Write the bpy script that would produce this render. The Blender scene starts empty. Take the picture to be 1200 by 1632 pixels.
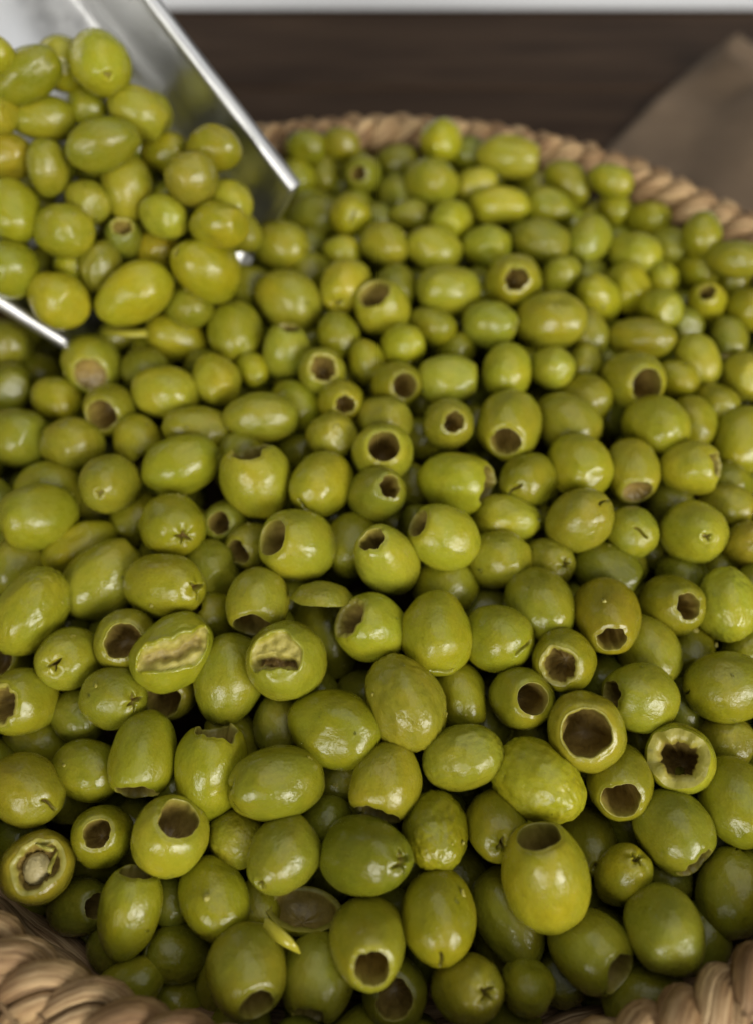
import bpy, math, random
import numpy as np
from mathutils import Vector, Matrix, Euler, noise

sc = bpy.context.scene
col = sc.collection
ZR = 0.095                      # height of the basket rim above the table

# ------------------------------------------------------------------ camera
cam = bpy.data.cameras.new("camera")
camo = bpy.data.objects.new("camera", cam)
col.objects.link(camo)
camo.location = (-0.0052, -0.1982, 0.2481 + ZR)
camo.rotation_euler = (math.radians(90 - 56.15), 0, 0)
cam.sensor_fit = 'VERTICAL'
cam.sensor_height = 36.0
cam.lens = 36.0 * 1286.0 / 1632.0
cam.clip_start = 0.01
cam.clip_end = 50
cam.dof.use_dof = True
cam.dof.focus_distance = 0.247
cam.dof.aperture_fstop = 4.1
cam.dof.aperture_blades = 0
sc.camera = camo

# ------------------------------------------------------------------ world and lamps
w = bpy.data.worlds.new("World")
sc.world = w
w.use_nodes = True
bg = w.node_tree.nodes["Background"]
bg.inputs[0].default_value = (1.0, 0.98, 0.94, 1)
bg.inputs[1].default_value = 0.12


def area(name, loc, target, sx, sy, power, color):
    l = bpy.data.lights.new(name, 'AREA')
    l.shape = 'RECTANGLE'
    l.size, l.size_y, l.energy, l.color = sx, sy, power, color
    o = bpy.data.objects.new(name, l)
    o.location = loc
    o.rotation_euler = (Vector(target) - Vector(loc)).to_track_quat('-Z', 'Y').to_euler()
    col.objects.link(o)
    return o


# the open front of the stall, behind and to the right of the photographer
area("stall_front_light", (1.75, -2.10, 1.45), (0.0, 0.05, ZR), 1.9, 1.15, 108, (1.0, 0.97, 0.90))
area("stall_side_light", (-1.15, -2.45, 1.45), (0.0, 0.05, ZR), 1.3, 1.0, 44, (1.0, 0.98, 0.93))
area("stall_roof_light", (0.15, 0.18, 1.15), (0.05, 0.12, ZR), 1.5, 1.0, 4.6, (0.97, 0.98, 1.0))

vs = sc.view_settings
vs.view_transform = 'Standard'
vs.look = 'None'
vs.exposure = 0.0
vs.gamma = 1.0
vs.use_curve_mapping = False
sc.cycles.use_denoising = True
sc.cycles.max_bounces = 5
sc.cycles.diffuse_bounces = 3
sc.cycles.use_adaptive_sampling = True
sc.cycles.adaptive_threshold = 0.02


# ------------------------------------------------------------------ helpers
def link(name, me, parent=None, mats=()):
    o = bpy.data.objects.new(name, me)
    col.objects.link(o)
    if parent is not None:
        o.parent = parent
    for m in mats:
        me.materials.append(m)
    return o


def tag(o, label=None, cat=None, group=None, kind=None):
    for k, v in (("label", label), ("category", cat), ("group", group), ("kind", kind)):
        if v:
            o[k] = v
    return o


def mesh(name, verts, faces, smooth=True):
    me = bpy.data.meshes.new(name)
    me.from_pydata([tuple(v) for v in verts], [], faces)
    if smooth:
        me.polygons.foreach_set("use_smooth", [True] * len(me.polygons))
    me.update()
    return me


class NT:
    def __init__(self, name):
        self.m = bpy.data.materials.new(name)
        self.m.use_nodes = True
        self.t = self.m.node_tree
        self.b = self.t.nodes["Principled BSDF"]

    def n(self, typ, **kw):
        x = self.t.nodes.new(typ)
        for k, v in kw.items():
            setattr(x, k, v)
        return x

    def l(self, a, b):
        self.t.links.new(a, b)

    def noise(self, vec, scale, detail=3, rough=0.55, dist=0.0):
        x = self.n('ShaderNodeTexNoise')
        x.inputs['Scale'].default_value = scale
        x.inputs['Detail'].default_value = detail
        x.inputs['Roughness'].default_value = rough
        x.inputs['Distortion'].default_value = dist
        if vec is not None:
            self.l(vec, x.inputs['Vector'])
        return x.outputs['Fac']

    def ramp(self, fac, stops, interp='LINEAR'):
        x = self.n('ShaderNodeValToRGB')
        x.color_ramp.interpolation = interp
        el = x.color_ramp.elements
        while len(el) < len(stops):
            el.new(0.5)
        for e_, (p, c) in zip(el, stops):
            e_.position = p
            e_.color = (c, c, c, 1) if isinstance(c, (int, float)) else (*c, 1)
        self.l(fac, x.inputs[0])
        return x.outputs[0]

    def mix(self, fac, a, b, mode='MIX'):
        x = self.n('ShaderNodeMix', data_type='RGBA', blend_type=mode)
        for s, v in ((x.inputs[0], fac), (x.inputs[6], a), (x.inputs[7], b)):
            if hasattr(v, 'is_linked'):
                self.l(v, s)
            elif isinstance(v, (int, float)):
                s.default_value = v
            else:
                s.default_value = (*v, 1)
        return x.outputs[2]

    def math(self, op, a, b=0.0):
        x = self.n('ShaderNodeMath', operation=op)
        for s, v in ((x.inputs[0], a), (x.inputs[1], b)):
            if hasattr(v, 'is_linked'):
                self.l(v, s)
            else:
                s.default_value = v
        return x.outputs[0]

    def bump(self, h, strength, dist, prev=None):
        x = self.n('ShaderNodeBump')
        x.inputs['Strength'].default_value = strength
        x.inputs['Distance'].default_value = dist
        self.l(h, x.inputs['Height'])
        if prev is not None:
            self.l(prev, x.inputs['Normal'])
        return x.outputs[0]


# ------------------------------------------------------------------ materials
def skin_material(name, scale, islands, torn=False):
    """wet green olive skin; scale turns object coordinates into olive radii"""
    k = NT(name)
    tc = k.n('ShaderNodeTexCoord')
    oi = k.n('ShaderNodeObjectInfo')
    rnd = oi.outputs['Random']
    if islands:
        rnd = k.n('ShaderNodeNewGeometry').outputs['Random Per Island']
    add = k.n('ShaderNodeVectorMath', operation='MULTIPLY_ADD')
    k.l(tc.outputs['Object'], add.inputs[0])
    add.inputs[1].default_value = (scale,) * 3
    k.l(k.math('MULTIPLY', rnd, 61.0), add.inputs[2])
    v = add.outputs[0]
    base = oi.outputs['Color']
    if islands:
        base = k.ramp(rnd, [(0.0, (0.13, 0.138, 0.010)), (0.45, (0.17, 0.178, 0.012)), (0.8, (0.20, 0.20, 0.013)), (1.0, (0.235, 0.23, 0.016))])
    big = k.noise(v, 1.0, 3, 0.6)
    c = k.mix(k.ramp(big, [(0.40, 0.0), (0.72, 1.0)]), base, k.mix(1.0, base, (1.22, 1.08, 0.9), 'MULTIPLY'))
    mott = k.noise(v, 3.4, 4, 0.7)
    c = k.mix(k.ramp(mott, [(0.34, 0.55), (0.46, 0.0)]), c, k.mix(1.0, c, (0.78, 0.80, 0.75), 'MULTIPLY'))
    spk = k.noise(v, 26.0, 1, 0.5)
    c = k.mix(k.ramp(spk, [(0.66, 0.0), (0.76, 0.55)]), c, k.mix(1.0, c, (1.5, 1.45, 2.6), 'MULTIPLY'))
    c = k.mix(k.ramp(spk, [(0.25, 0.55), (0.31, 0.0)]), c, (0.10, 0.065, 0.015))
    if torn:
        fl = k.n('ShaderNodeAttribute', attribute_name='flesh').outputs['Fac']
        fln = k.noise(v, 6.0, 5, 0.65)
        fcol = k.mix(k.ramp(fln, [(0.32, 0.0), (0.66, 1.0)]), (0.25, 0.21, 0.035), (0.36, 0.31, 0.065))
        c = k.mix(k.ramp(fl, [(0.15, 0.0), (0.50, 1.0)]), c, fcol)
        c = k.mix(k.ramp(fl, [(0.60, 0.0), (0.92, 1.0)]), c, k.mix(fln, (0.10, 0.055, 0.014), (0.26, 0.155, 0.045)))
    k.l(c, k.b.inputs['Base Color'])
    k.b.inputs['Subsurface Weight'].default_value = 0.0 if islands else 0.12
    k.b.inputs['Subsurface Radius'].default_value = (1.0, 0.75, 0.12)
    k.b.inputs['Subsurface Scale'].default_value = 0.003
    ro = k.math('ADD', k.ramp(mott, [(0.36, 0.09), (0.50, 0.17), (0.66, 0.30)]), k.math('MULTIPLY', rnd, 0.12))
    if torn:
        ro = k.math('MAXIMUM', ro, k.ramp(fl, [(0.2, 0.0), (0.5, 0.55)]))
    k.l(ro, k.b.inputs['Roughness'])
    k.b.inputs['IOR'].default_value = 1.45
    h2 = k.noise(v, 2.8, 5, 0.56)
    k.l(k.bump(h2, 0.55, 0.0010), k.b.inputs['Normal'])
    return k.m


def cavity_material():
    k = NT("pit_cavity_flesh")
    tc = k.n('ShaderNodeTexCoord')
    at = k.n('ShaderNodeAttribute', attribute_name='flesh').outputs['Fac']
    n1 = k.noise(tc.outputs['Object'], 4.0, 5, 0.65)
    pale = k.mix(k.ramp(n1, [(0.3, 0.0), (0.7, 1.0)]), (0.225, 0.205, 0.022), (0.31, 0.27, 0.045))
    brown = k.mix(k.ramp(n1, [(0.3, 0.0), (0.7, 1.0)]), (0.16, 0.098, 0.022), (0.32, 0.225, 0.058))
    c = k.mix(k.ramp(at, [(0.05, 0.0), (0.55, 0.75), (1.0, 1.0)]), pale, brown)
    k.l(c, k.b.inputs['Base Color'])
    k.b.inputs['Roughness'].default_value = 0.38
    k.b.inputs['Subsurface Weight'].default_value = 0.0
    k.b.inputs['Subsurface Radius'].default_value = (1.0, 0.7, 0.2)
    k.b.inputs['Subsurface Scale'].default_value = 0.002
    h = k.noise(tc.outputs['Object'], 7.0, 4, 0.6)
    k.l(k.bump(h, 0.5, 0.0005), k.b.inputs['Normal'])
    return k.m


def straw_material():
    k = NT("dried_braid_fibre")
    uv = k.n('ShaderNodeUVMap', uv_map='UVMap').outputs[0]
    mp = k.n('ShaderNodeMapping')
    mp.inputs['Scale'].default_value = (2.6, 62.0, 1.0)
    k.l(uv, mp.inputs['Vector'])
    fib = k.noise(mp.outputs[0], 1.0, 5, 0.65, 0.3)
    mp2 = k.n('ShaderNodeMapping')
    mp2.inputs['Scale'].default_value = (1.3, 2.2, 1.0)
    k.l(uv, mp2.inputs['Vector'])
    big = k.noise(mp2.outputs[0], 1.0, 3, 0.6)
    c = k.ramp(fib, [(0.30, (0.11, 0.058, 0.023)), (0.44, (0.34, 0.21, 0.092)), (0.57, (0.53, 0.365, 0.18)), (0.74, (0.76, 0.58, 0.33))])
    c = k.mix(k.ramp(big, [(0.40, 0.9), (0.60, 0.0)]), c, k.mix(1.0, c, (0.45, 0.36, 0.30), 'MULTIPLY'))
    k.l(c, k.b.inputs['Base Color'])
    k.b.inputs['Roughness'].default_value = 0.55
    k.b.inputs['Specular IOR Level'].default_value = 0.35
    nb = k.bump(fib, 0.9, 0.0009)
    mp3 = k.n('ShaderNodeMapping')
    mp3.inputs['Scale'].default_value = (3.0, 150.0, 1.0)
    k.l(uv, mp3.inputs['Vector'])
    nb = k.bump(k.noise(mp3.outputs[0], 1.0, 2), 0.5, 0.0004, nb)
    k.l(nb, k.b.inputs['Normal'])
    return k.m


def simple(name, c, rough, metal=0.0):
    k = NT(name)
    k.b.inputs['Base Color'].default_value = (*c, 1)
    k.b.inputs['Roughness'].default_value = rough
    k.b.inputs['Metallic'].default_value = metal
    return k


def steel_material():
    k = simple("brushed_steel", (0.62, 0.62, 0.61), 0.25, 1.0)
    tc = k.n('ShaderNodeTexCoord')
    mp = k.n('ShaderNodeMapping')
    mp.inputs['Scale'].default_value = (900, 40, 40)
    k.l(tc.outputs['Object'], mp.inputs['Vector'])
    n1 = k.noise(mp.outputs[0], 1.0, 3)
    n2 = k.noise(tc.outputs['Object'], 45.0, 4, 0.6)
    k.l(k.ramp(n2, [(0.3, 0.28), (0.75, 0.50)]), k.b.inputs['Roughness'])
    nb = k.bump(n1, 0.12, 0.0002)
    nb = k.bump(k.noise(tc.outputs['Object'], 18.0, 2), 0.35, 0.004, nb)
    k.l(nb, k.b.inputs['Normal'])
    return k.m


def wood_material():
    k = simple("dark_stained_wood", (0.05, 0.032, 0.022), 0.62)
    k.b.inputs['Specular IOR Level'].default_value = 0.08
    tc = k.n('ShaderNodeTexCoord')
    mp = k.n('ShaderNodeMapping')
    mp.inputs['Scale'].default_value = (3.0, 28.0, 10.0)
    k.l(tc.outputs['Object'], mp.inputs['Vector'])
    g = k.noise(mp.outputs[0], 1.5, 5, 0.6, 0.8)
    c = k.ramp(g, [(0.3, (0.019, 0.0105, 0.006)), (0.55, (0.038, 0.0225, 0.013)), (0.8, (0.066, 0.041, 0.025))])
    k.l(c, k.b.inputs['Base Color'])
    k.l(k.bump(g, 0.4, 0.0012), k.b.inputs['Normal'])
    return k.m


def burlap_material():
    k = simple("burlap", (0.30, 0.21, 0.13), 0.9)
    tc = k.n('ShaderNodeTexCoord')
    hs = []
    for ax, rot in ((0, 0.0), (1, math.pi / 2)):
        mp = k.n('ShaderNodeMapping')
        mp.inputs['Rotation'].default_value = (0, 0, rot + 0.4)
        k.l(tc.outputs['Object'], mp.inputs['Vector'])
        wv = k.n('ShaderNodeTexWave')
        wv.inputs['Scale'].default_value = 130.0
        wv.inputs['Distortion'].default_value = 1.5
        wv.inputs['Detail'].default_value = 2.0
        k.l(mp.outputs[0], wv.inputs['Vector'])
        hs.append(wv.outputs['Fac'])
    h = k.math('MAXIMUM', hs[0], hs[1])
    n = k.noise(tc.outputs['Object'], 12.0, 4, 0.6)
    c = k.mix(k.ramp(n, [(0.3, 0.0), (0.75, 1.0)]), (0.105, 0.070, 0.040), (0.215, 0.148, 0.088))
    c = k.mix(k.ramp(h, [(0.2, 0.6), (0.7, 0.0)]), c, (0.10, 0.065, 0.04))
    k.l(c, k.b.inputs['Base Color'])
    k.l(k.bump(h, 0.7, 0.0015), k.b.inputs['Normal'])
    return k.m


SKIN = skin_material("olive_skin", 1.0, False)
SKIN_T = skin_material("olive_skin_torn", 1.0, False, True)
SKIN_M = skin_material("olive_skin_deep", 100.0, True)
CAV = cavity_material()
STRAW = straw_material()
STEEL = steel_material()
WOOD = wood_material()
BURLAP = burlap_material()
WHITE = simple("white_paint", (0.58, 0.59, 0.61), 0.6).m

# ------------------------------------------------------------------ table, cloth, white box
rs = random.Random(5)


def box(name, x0, x1, y0, y1, z0, z1, m, parent=None, bev=0.002):
    vs_ = [(x, y, z) for x in (x0, x1) for y in (y0, y1) for z in (z0, z1)]
    cx, cy, cz = (x0 + x1) / 2, (y0 + y1) / 2, (z0 + z1) / 2
    me = mesh(name, [(x - cx, y - cy, z - cz) for x, y, z in vs_],
              [(0, 1, 3, 2), (4, 6, 7, 5), (0, 4, 5, 1), (2, 3, 7, 6), (0, 2, 6, 4), (1, 5, 7, 3)], False)
    o = link(name, me, parent, [m])
    o.location = (cx, cy, cz)
    md = o.modifiers.new("edge", 'BEVEL')
    md.width, md.segments = bev, 2
    return o


table = bpy.data.objects.new("table", None)
col.objects.link(table)
tag(table, "dark stained wooden table of wide planks under the olive basket", "table")
y = -0.75
while y < 1.45:
    wd = rs.uniform(0.115, 0.145)
    box("plank", -1.1, 1.1, y + 0.0008, y + wd - 0.0008, -0.03, rs.uniform(-0.0012, 0.0), WOOD, table)
    y += wd

# white painted board standing on the table behind the basket
tray = box("white_board", -0.34, 0.75, 0.560, 0.580, 0.0012, 0.12, WHITE)
tag(tray, "plain white board standing on the dark table behind the basket", "board")

# burlap cloth rumpled on the table behind the basket
def burlap():
    nu, nv = 64, 48
    c00, c10, c11, c01 = ((0.1223, 0.3050), (0.2752, 0.4889), (0.5782, 0.5147), (0.3476, 0.1952))
    V, Fc = [], []
    for i in range(nu + 1):
        for j in range(nv + 1):
            u, v = i / nu, j / nv
            x = (c00[0] * (1 - u) + c10[0] * u) * (1 - v) + (c01[0] * (1 - u) + c11[0] * u) * v
            yy = (c00[1] * (1 - u) + c10[1] * u) * (1 - v) + (c01[1] * (1 - u) + c11[1] * u) * v
            p = Vector((x * 7, yy * 7, 0.3))
            x += 0.030 * noise.noise(p + Vector((9, 0, 0)))
            yy += 0.030 * noise.noise(p + Vector((0, 9, 0)))
            fold = 1 - abs(math.sin(13 * (x * 0.75 + yy * 0.55) + 2.2 * noise.noise(p)))
            z = 0.004 + 0.060 * fold ** 2 * (0.35 + 0.65 * abs(noise.noise(p * 0.6 + Vector((5, 1, 2)))) * 2)
            z += 0.030 * max(0, noise.noise(p * 1.6 + Vector((3, 3, 0))))
            e = min(u, 1 - u, v, 1 - v)
            z = 0.0035 + (z - 0.0035) * min(1, 0.25 + e * 3.5)
            V.append((x, yy, z))
    for i in range(nu):
        for j in range(nv):
            a = i * (nv + 1) + j
            Fc.append((a, a + nv + 1, a + nv + 2, a + 1))
    o = link("burlap_cloth", mesh("burlap_cloth", V, Fc), None, [BURLAP])
    md = o.modifiers.new("thick", 'SOLIDIFY')
    md.thickness, md.offset = 0.0015, 1
    return o


cloth = burlap()
tag(cloth, "rumpled tan burlap cloth lying on the dark table behind the basket", "cloth")

# ------------------------------------------------------------------ basket
basket = bpy.data.objects.new("basket", None)
col.objects.link(basket)
tag(basket, "round basket of braided dried fibre heaped with green olives", "basket")


def tube(name, pts, frames, radii, nseg, parent, m, closed=True, ulen=1.0, fib=0.0):
    """sweep an ellipse along pts; frames give the two cross axes, radii the two half widths per ring"""
    n = len(pts)
    V = []
    for p, (a, b), (ra, rb) in zip(pts, frames, radii):
        for s in range(nseg):
            t = 2 * math.pi * s / nseg
            q = 1.0
            if fib:
                q += fib * (1.6 * noise.noise(Vector((len(V) // nseg * 0.07, math.cos(t) * 2.6 , math.sin(t) * 2.6)))
                            + 1.0 * noise.noise(Vector((len(V) // nseg * 0.12, math.cos(t) * 5.0, math.sin(t) * 5.0)))
                            + 0.6 * noise.noise(Vector((len(V) // nseg * 0.10, math.cos(t) * 11.0, math.sin(t) * 11.0))))
            V.append(p + a * (ra * q * math.cos(t)) + b * (rb * q * math.sin(t)))
    Fc, UV = [], []
    rng_ = n if closed else n - 1
    for i in range(rng_):
        for s in range(nseg):
            i2, s2 = (i + 1) % n, (s + 1) % nseg
            Fc.append((i * nseg + s, i * nseg + s2, i2 * nseg + s2, i2 * nseg + s))
            u0, u1 = i * ulen, (i + 1) * ulen
            UV += [(u0, s / nseg), (u0, (s + 1) / nseg), (u1, (s + 1) / nseg), (u1, s / nseg)]
    me = mesh(name, V, Fc)
    lay = me.uv_layers.new(name="UVMap")
    lay.data.foreach_set("uv", [c for q in UV for c in q])
    if not closed:
        pass
    return link(name, me, parent, [m])


def bundle_strand(pts, frs, rad, parent, seed):
    """one strand of the plait: seven flat leaf strips twisted together, joined in one mesh"""
    n, ns, nseg = len(pts), 7, 8
    V, Fc, UV = [], [], []
    for k in range(ns):
        o0 = len(V)
        ww = 1 + 0.35 * math.sin(k * 2.7 + seed)
        for i in range(n):
            p, (a, b), (ra, rb) = pts[i], frs[i], rad[i]
            tw = 2 * math.pi * (k / ns + 5.0 * i / n) + 0.5 * noise.noise(Vector((i * 0.05, k * 3.1, seed * 5.0)))
            if k == ns - 1:
                c, q = p, 1.15
            else:
                gap = 0.60 + 0.10 * noise.noise(Vector((i * 0.11, k * 2.3, seed * 4.0)))
                c, q = p + a * (ra * gap * math.cos(tw)) + b * (rb * gap * math.sin(tw)), 1.0
            q *= ww * (1 + 0.25 * noise.noise(Vector((i * 0.09, k * 5.7, seed * 2.0))))
            tang = a * (-math.sin(tw)) + b * math.cos(tw)
            outw = a * math.cos(tw) + b * math.sin(tw)
            for s in range(nseg):
                t = 2 * math.pi * s / nseg
                V.append(c + tang * (0.0033 * q * math.cos(t)) + outw * (0.0021 * q * math.sin(t)))
        for i in range(n):
            for s in range(nseg):
                i2, s2 = (i + 1) % n, (s + 1) % nseg
                Fc.append((o0 + i * nseg + s, o0 + i * nseg + s2, o0 + i2 * nseg + s2, o0 + i2 * nseg + s))
                u0, u1 = i * 0.06, (i + 1) * 0.06
                v0, v1 = k * 1.37 + s / nseg * 0.35, k * 1.37 + (s + 1) / nseg * 0.35
                UV += [(u0, v0), (u0, v1), (u1, v1), (u1, v0)]
    me = mesh("strand", V, Fc)
    lay = me.uv_layers.new(name="UVMap")
    lay.data.foreach_set("uv", [c for q in UV for c in q])
    return link("strand", me, parent, [STRAW])


RB = 0.2125
rim = bpy.data.objects.new("braided_rim", None)
col.objects.link(rim)
rim.parent = basket
NP, PER = 26, 36                 # rings per period, periods round the rim
for st in range(3):
    pts, frs, rad = [], [], []
    N = NP * PER

    def path(i):
        th = 2 * math.pi * i / N
        ph = 2 * math.pi * PER * i / N + st * 2 * math.pi / 3
        wob = 0.0012 * noise.noise(Vector((math.cos(th) * 6, math.sin(th) * 6, st * 3.0)))
        a = 0.0104 * math.sin(ph)
        b = 0.0046 * math.sin(2 * ph)
        # the plait lies tilted, its face turned up and inwards
        r = RB + a * 0.88 + b * 0.40 + wob
        z = ZR + a * -0.42 + b * 0.9 + wob
        return Vector((r * math.cos(th), r * math.sin(th), z)), th

    for i in range(N):
        p, th = path(i)
        q, _ = path((i + 1) % N)
        q0, _ = path((i - 1) % N)
        t = (q - q0).normalized()
        nrm = Vector((0.40 * math.cos(th), 0.40 * math.sin(th), 0.9)).normalized()
        nrm = (nrm - t * nrm.dot(t)).normalized()
        sd = t.cross(nrm).normalized()
        g = 1 + 0.16 * noise.noise(Vector((i * 0.05, st * 7.0, 1.0)))
        pts.append(p)
        frs.append((sd, nrm))
        rad.append((0.0068 * g, 0.0050 * g))
    bundle_strand(pts, frs, rad, rim, st)

NC = 7
for c_ in range(NC):
    t_ = (c_ + 0.5) / NC
    R_ = 0.2065 - 0.036 * t_ ** 1.3
    z_ = (ZR - 0.014) * (1 - t_) + 0.0095 * t_
    pts, frs, rad = [], [], []
    for i in range(240):
        th = 2 * math.pi * i / 240
        g = 1 + 0.12 * math.sin(48 * th + c_ * 1.7) + 0.06 * noise.noise(Vector((i * .3, c_, 0)))
        er = Vector((math.cos(th), math.sin(th), 0))
        pts.append(er * R_ + Vector((0, 0, z_)))
        frs.append((er, Vector((0, 0, 1))))
        rad.append((0.0068 * g, 0.0075 * g))
    tube("coil", pts, frs, rad, 10, basket, STRAW, True, 0.1)
Vb = [(0, 0, 0.008)] + [(0.168 * math.cos(2 * math.pi * i / 64), 0.168 * math.sin(2 * math.pi * i / 64), 0.008) for i in range(64)]
link("base", mesh("base", Vb, [(0, 1 + i, 1 + (i + 1) % 64) for i in range(64)]), basket, [simple("basket_base_fibre", (0.2, 0.12, 0.06), 0.8).m])

# a few loose fibres on the braid
for k_ in range(60):
    th = rs.uniform(math.pi, 2 * math.pi) if k_ > 30 else rs.choice([rs.uniform(-2.5, -1.9), rs.uniform(-1.2, -0.7)])
    r0 = RB + rs.uniform(-0.006, 0.012)
    ln = rs.uniform(0.012, 0.050)
    pts, frs, rad = [], [], []
    rise, drift = rs.uniform(0.001, 0.005), rs.uniform(-0.01, 0.012)
    for i in range(8):
        q = i / 7
        t2 = th + ln / RB * q
        rr_ = r0 + drift * q * q
        er = Vector((math.cos(t2), math.sin(t2), 0))
        pts.append(er * rr_ + Vector((0, 0, ZR + 0.0085 + rise * math.sin(math.pi * q))))
        frs.append((er, Vector((0, 0, 1))))
        wq = (0.0004 + 0.0009 * (k_ % 5 == 0) + 0.0003 * (k_ % 3)) * (1 - q) + 0.00015
        rad.append((wq, wq * 0.45))
    tube("loose_fibre", pts, frs, rad, 6, rim, STRAW, False, 0.2)

# ------------------------------------------------------------------ scoop
SP = Vector((-0.03937, 0.10271, 0.13793))
sd_, sn_, ss_ = Vector((-0.62165, 0.49644, 0.60589)), Vector((0.12435, -0.70116, 0.70208)), Vector((-0.77336, -0.51179, -0.37414))
scoop = bpy.data.objects.new("scoop", None)
col.objects.link(scoop)
tag(scoop, "shiny steel scoop full of olives pushed into the heap", "scoop")


def sstep(a, b, x):
    t = min(1, max(0, (x - a) / (b - a)))
    return t * t * (3 - 2 * t)


def lerp_tab(tab, x):
    for (x0, y0), (x1, y1) in zip(tab, tab[1:]):
        if x <= x1:
            t = (x - x0) / (x1 - x0)
            return tuple(a + (b - a) * t for a, b in zip(y0, y1))
    return tab[-1][1]


def smooth_tab(tab, x):
    acc, wsum = [0, 0, 0], 0
    for k2 in range(-3, 4):
        wv = math.exp(-(k2 / 1.6) ** 2)
        v = lerp_tab(tab, min(max(x + k2 * 0.012, 0), 1))
        acc = [a + wv * b for a, b in zip(acc, v)]
        wsum += wv
    return [a / wsum for a in acc]


# cross section: parameter -> (across, depth, how far the mouth reaches forward)
SEC = [(0.0, (0.000, 0.000, 0.000)), (0.18, (0.013, -0.028, -0.002)), (0.25, (0.020, -0.034, -0.003)),
       (0.42, (0.045, -0.036, -0.012)), (0.58, (0.072, -0.036, -0.012)), (0.74, (0.096, -0.034, -0.004)),
       (0.81, (0.102, -0.028, 0.000)), (1.0, (0.1135, 0.000, 0.006))]
NU, NV = 56, 24
BACK = 0.205
Vs, Fs = [], []
for i in range(NU + 1):
    a, dn, e0 = smooth_tab(SEC, i / NU)
    for j in range(NV + 1):
        v = j / NV
        ee = e0 + (BACK - e0) * v
        lift = 0.0
        if v > 0.86:
            lift = 0.032 * ((v - 0.86) / 0.14) ** 2 * (1 if dn < -0.02 else max(0, -dn / 0.02))
        fl = sstep(0.35, 1.0, i / NU) * max(0, ee - 0.006)      # the far wall flares out towards the back
        Vs.append(SP + ss_ * (a + 0.28 * fl) + sn_ * (dn + lift + 0.26 * fl) + sd_ * ee)
for i in range(NU):
    for j in range(NV):
        q = i * (NV + 1) + j
        Fs.append((q, q + NV + 1, q + NV + 2, q + 1))
pan = link("pan", mesh("pan", Vs, Fs), scoop, [STEEL])
md = pan.modifiers.new("thick", 'SOLIDIFY')
md.thickness, md.offset = 0.0012, 0


def wire(name, pts, r, parent, m, nseg=10):
    frs, rad = [], []
    for i, p in enumerate(pts):
        t = (pts[min(i + 1, len(pts) - 1)] - pts[max(i - 1, 0)]).normalized()
        a = t.cross(Vector((0.1, 0.3, 0.95))).normalized()
        frs.append((a, t.cross(a).normalized()))
        rad.append((r, r))
    return tube(name, pts, frs, rad, nseg, parent, m, False)


top_r = [SP + sd_ * (BACK * i / 20) for i in range(21)]
wire("rolled_edge", top_r, 0.0034, scoop, STEEL)
top_l = []
for i in range(21):
    ee = 0.006 + (BACK - 0.006) * i / 20
    top_l.append(SP + ss_ * (0.1135 + 0.28 * (ee - 0.006)) + sn_ * 0.26 * (ee - 0.006) + sd_ * ee)
wire("rolled_edge", top_l, 0.0033, scoop, STEEL)
mouth = []
for i in range(NU + 1):
    a, dn, e0 = smooth_tab(SEC, i / NU)
    mouth.append(SP + ss_ * a + sn_ * dn + sd_ * e0)
wire("mouth_edge", mouth, 0.0011, scoop, STEEL)
hb = SP + ss_ * 0.072 + sn_ * -0.005 + sd_ * BACK
wire("handle", [hb + sd_ * (0.012 * i) + sn_ * (0.012 * math.sin(i * 0.25)) for i in range(11)], 0.011, scoop, STEEL, 16)

# ------------------------------------------------------------------ olive shapes (unit radius, feature pole at +Z)
def nz(p, s, seed):
    return noise.noise(Vector((p[0] * s + seed * 3.17, p[1] * s - seed * 1.93, p[2] * s + seed * 0.71)))


def body_point(th, ph, seed, taper):
    """smooth olive body, slightly fuller than an ellipsoid, with a soft tip at the far pole"""
    st, ct = math.sin(th), math.cos(th)
    r = st ** (0.90 - 0.05 * math.sin(seed * 2.1)) * (1 + taper * ct)
    z = ct
    far = math.exp(-((math.pi - th) / 0.30) ** 2)
    z -= 0.035 * far
    x, y_ = r * math.cos(ph), r * math.sin(ph)
    k = 1 + 0.075 * nz((x, y_, z), 1.15, seed) + 0.018 * nz((x, y_, z), 3.0, seed + 9)
    return Vector((x * k, y_ * k, z * k))


def grid_mesh(name, rows, nseg, vals=None, cap_first=None, cap_last=None, flip=False):
    """rows of nseg points from first to last; optional poles"""
    V = [p for r in rows for p in r]
    A = [a for r in vals for a in r] if vals else [0.0] * len(V)
    Fc = []
    for i in range(len(rows) - 1):
        for s in range(nseg):
            s2 = (s + 1) % nseg
            Fc.append((i * nseg + s, i * nseg + s2, (i + 1) * nseg + s2, (i + 1) * nseg + s))
    if cap_first is not None:
        V.append(cap_first[0]); A.append(cap_first[1])
        Fc += [(len(V) - 1, (s + 1) % nseg, s) for s in range(nseg)]
    if cap_last is not None:
        V.append(cap_last[0]); A.append(cap_last[1])
        o = (len(rows) - 1) * nseg
        Fc += [(len(V) - 1, o + s, o + (s + 1) % nseg) for s in range(nseg)]
    if flip:
        Fc = [tuple(reversed(f)) for f in Fc]
    me = mesh(name, V, Fc)
    at = me.attributes.new("flesh", 'FLOAT', 'POINT')
    at.data.foreach_set("value", A)
    return me


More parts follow.
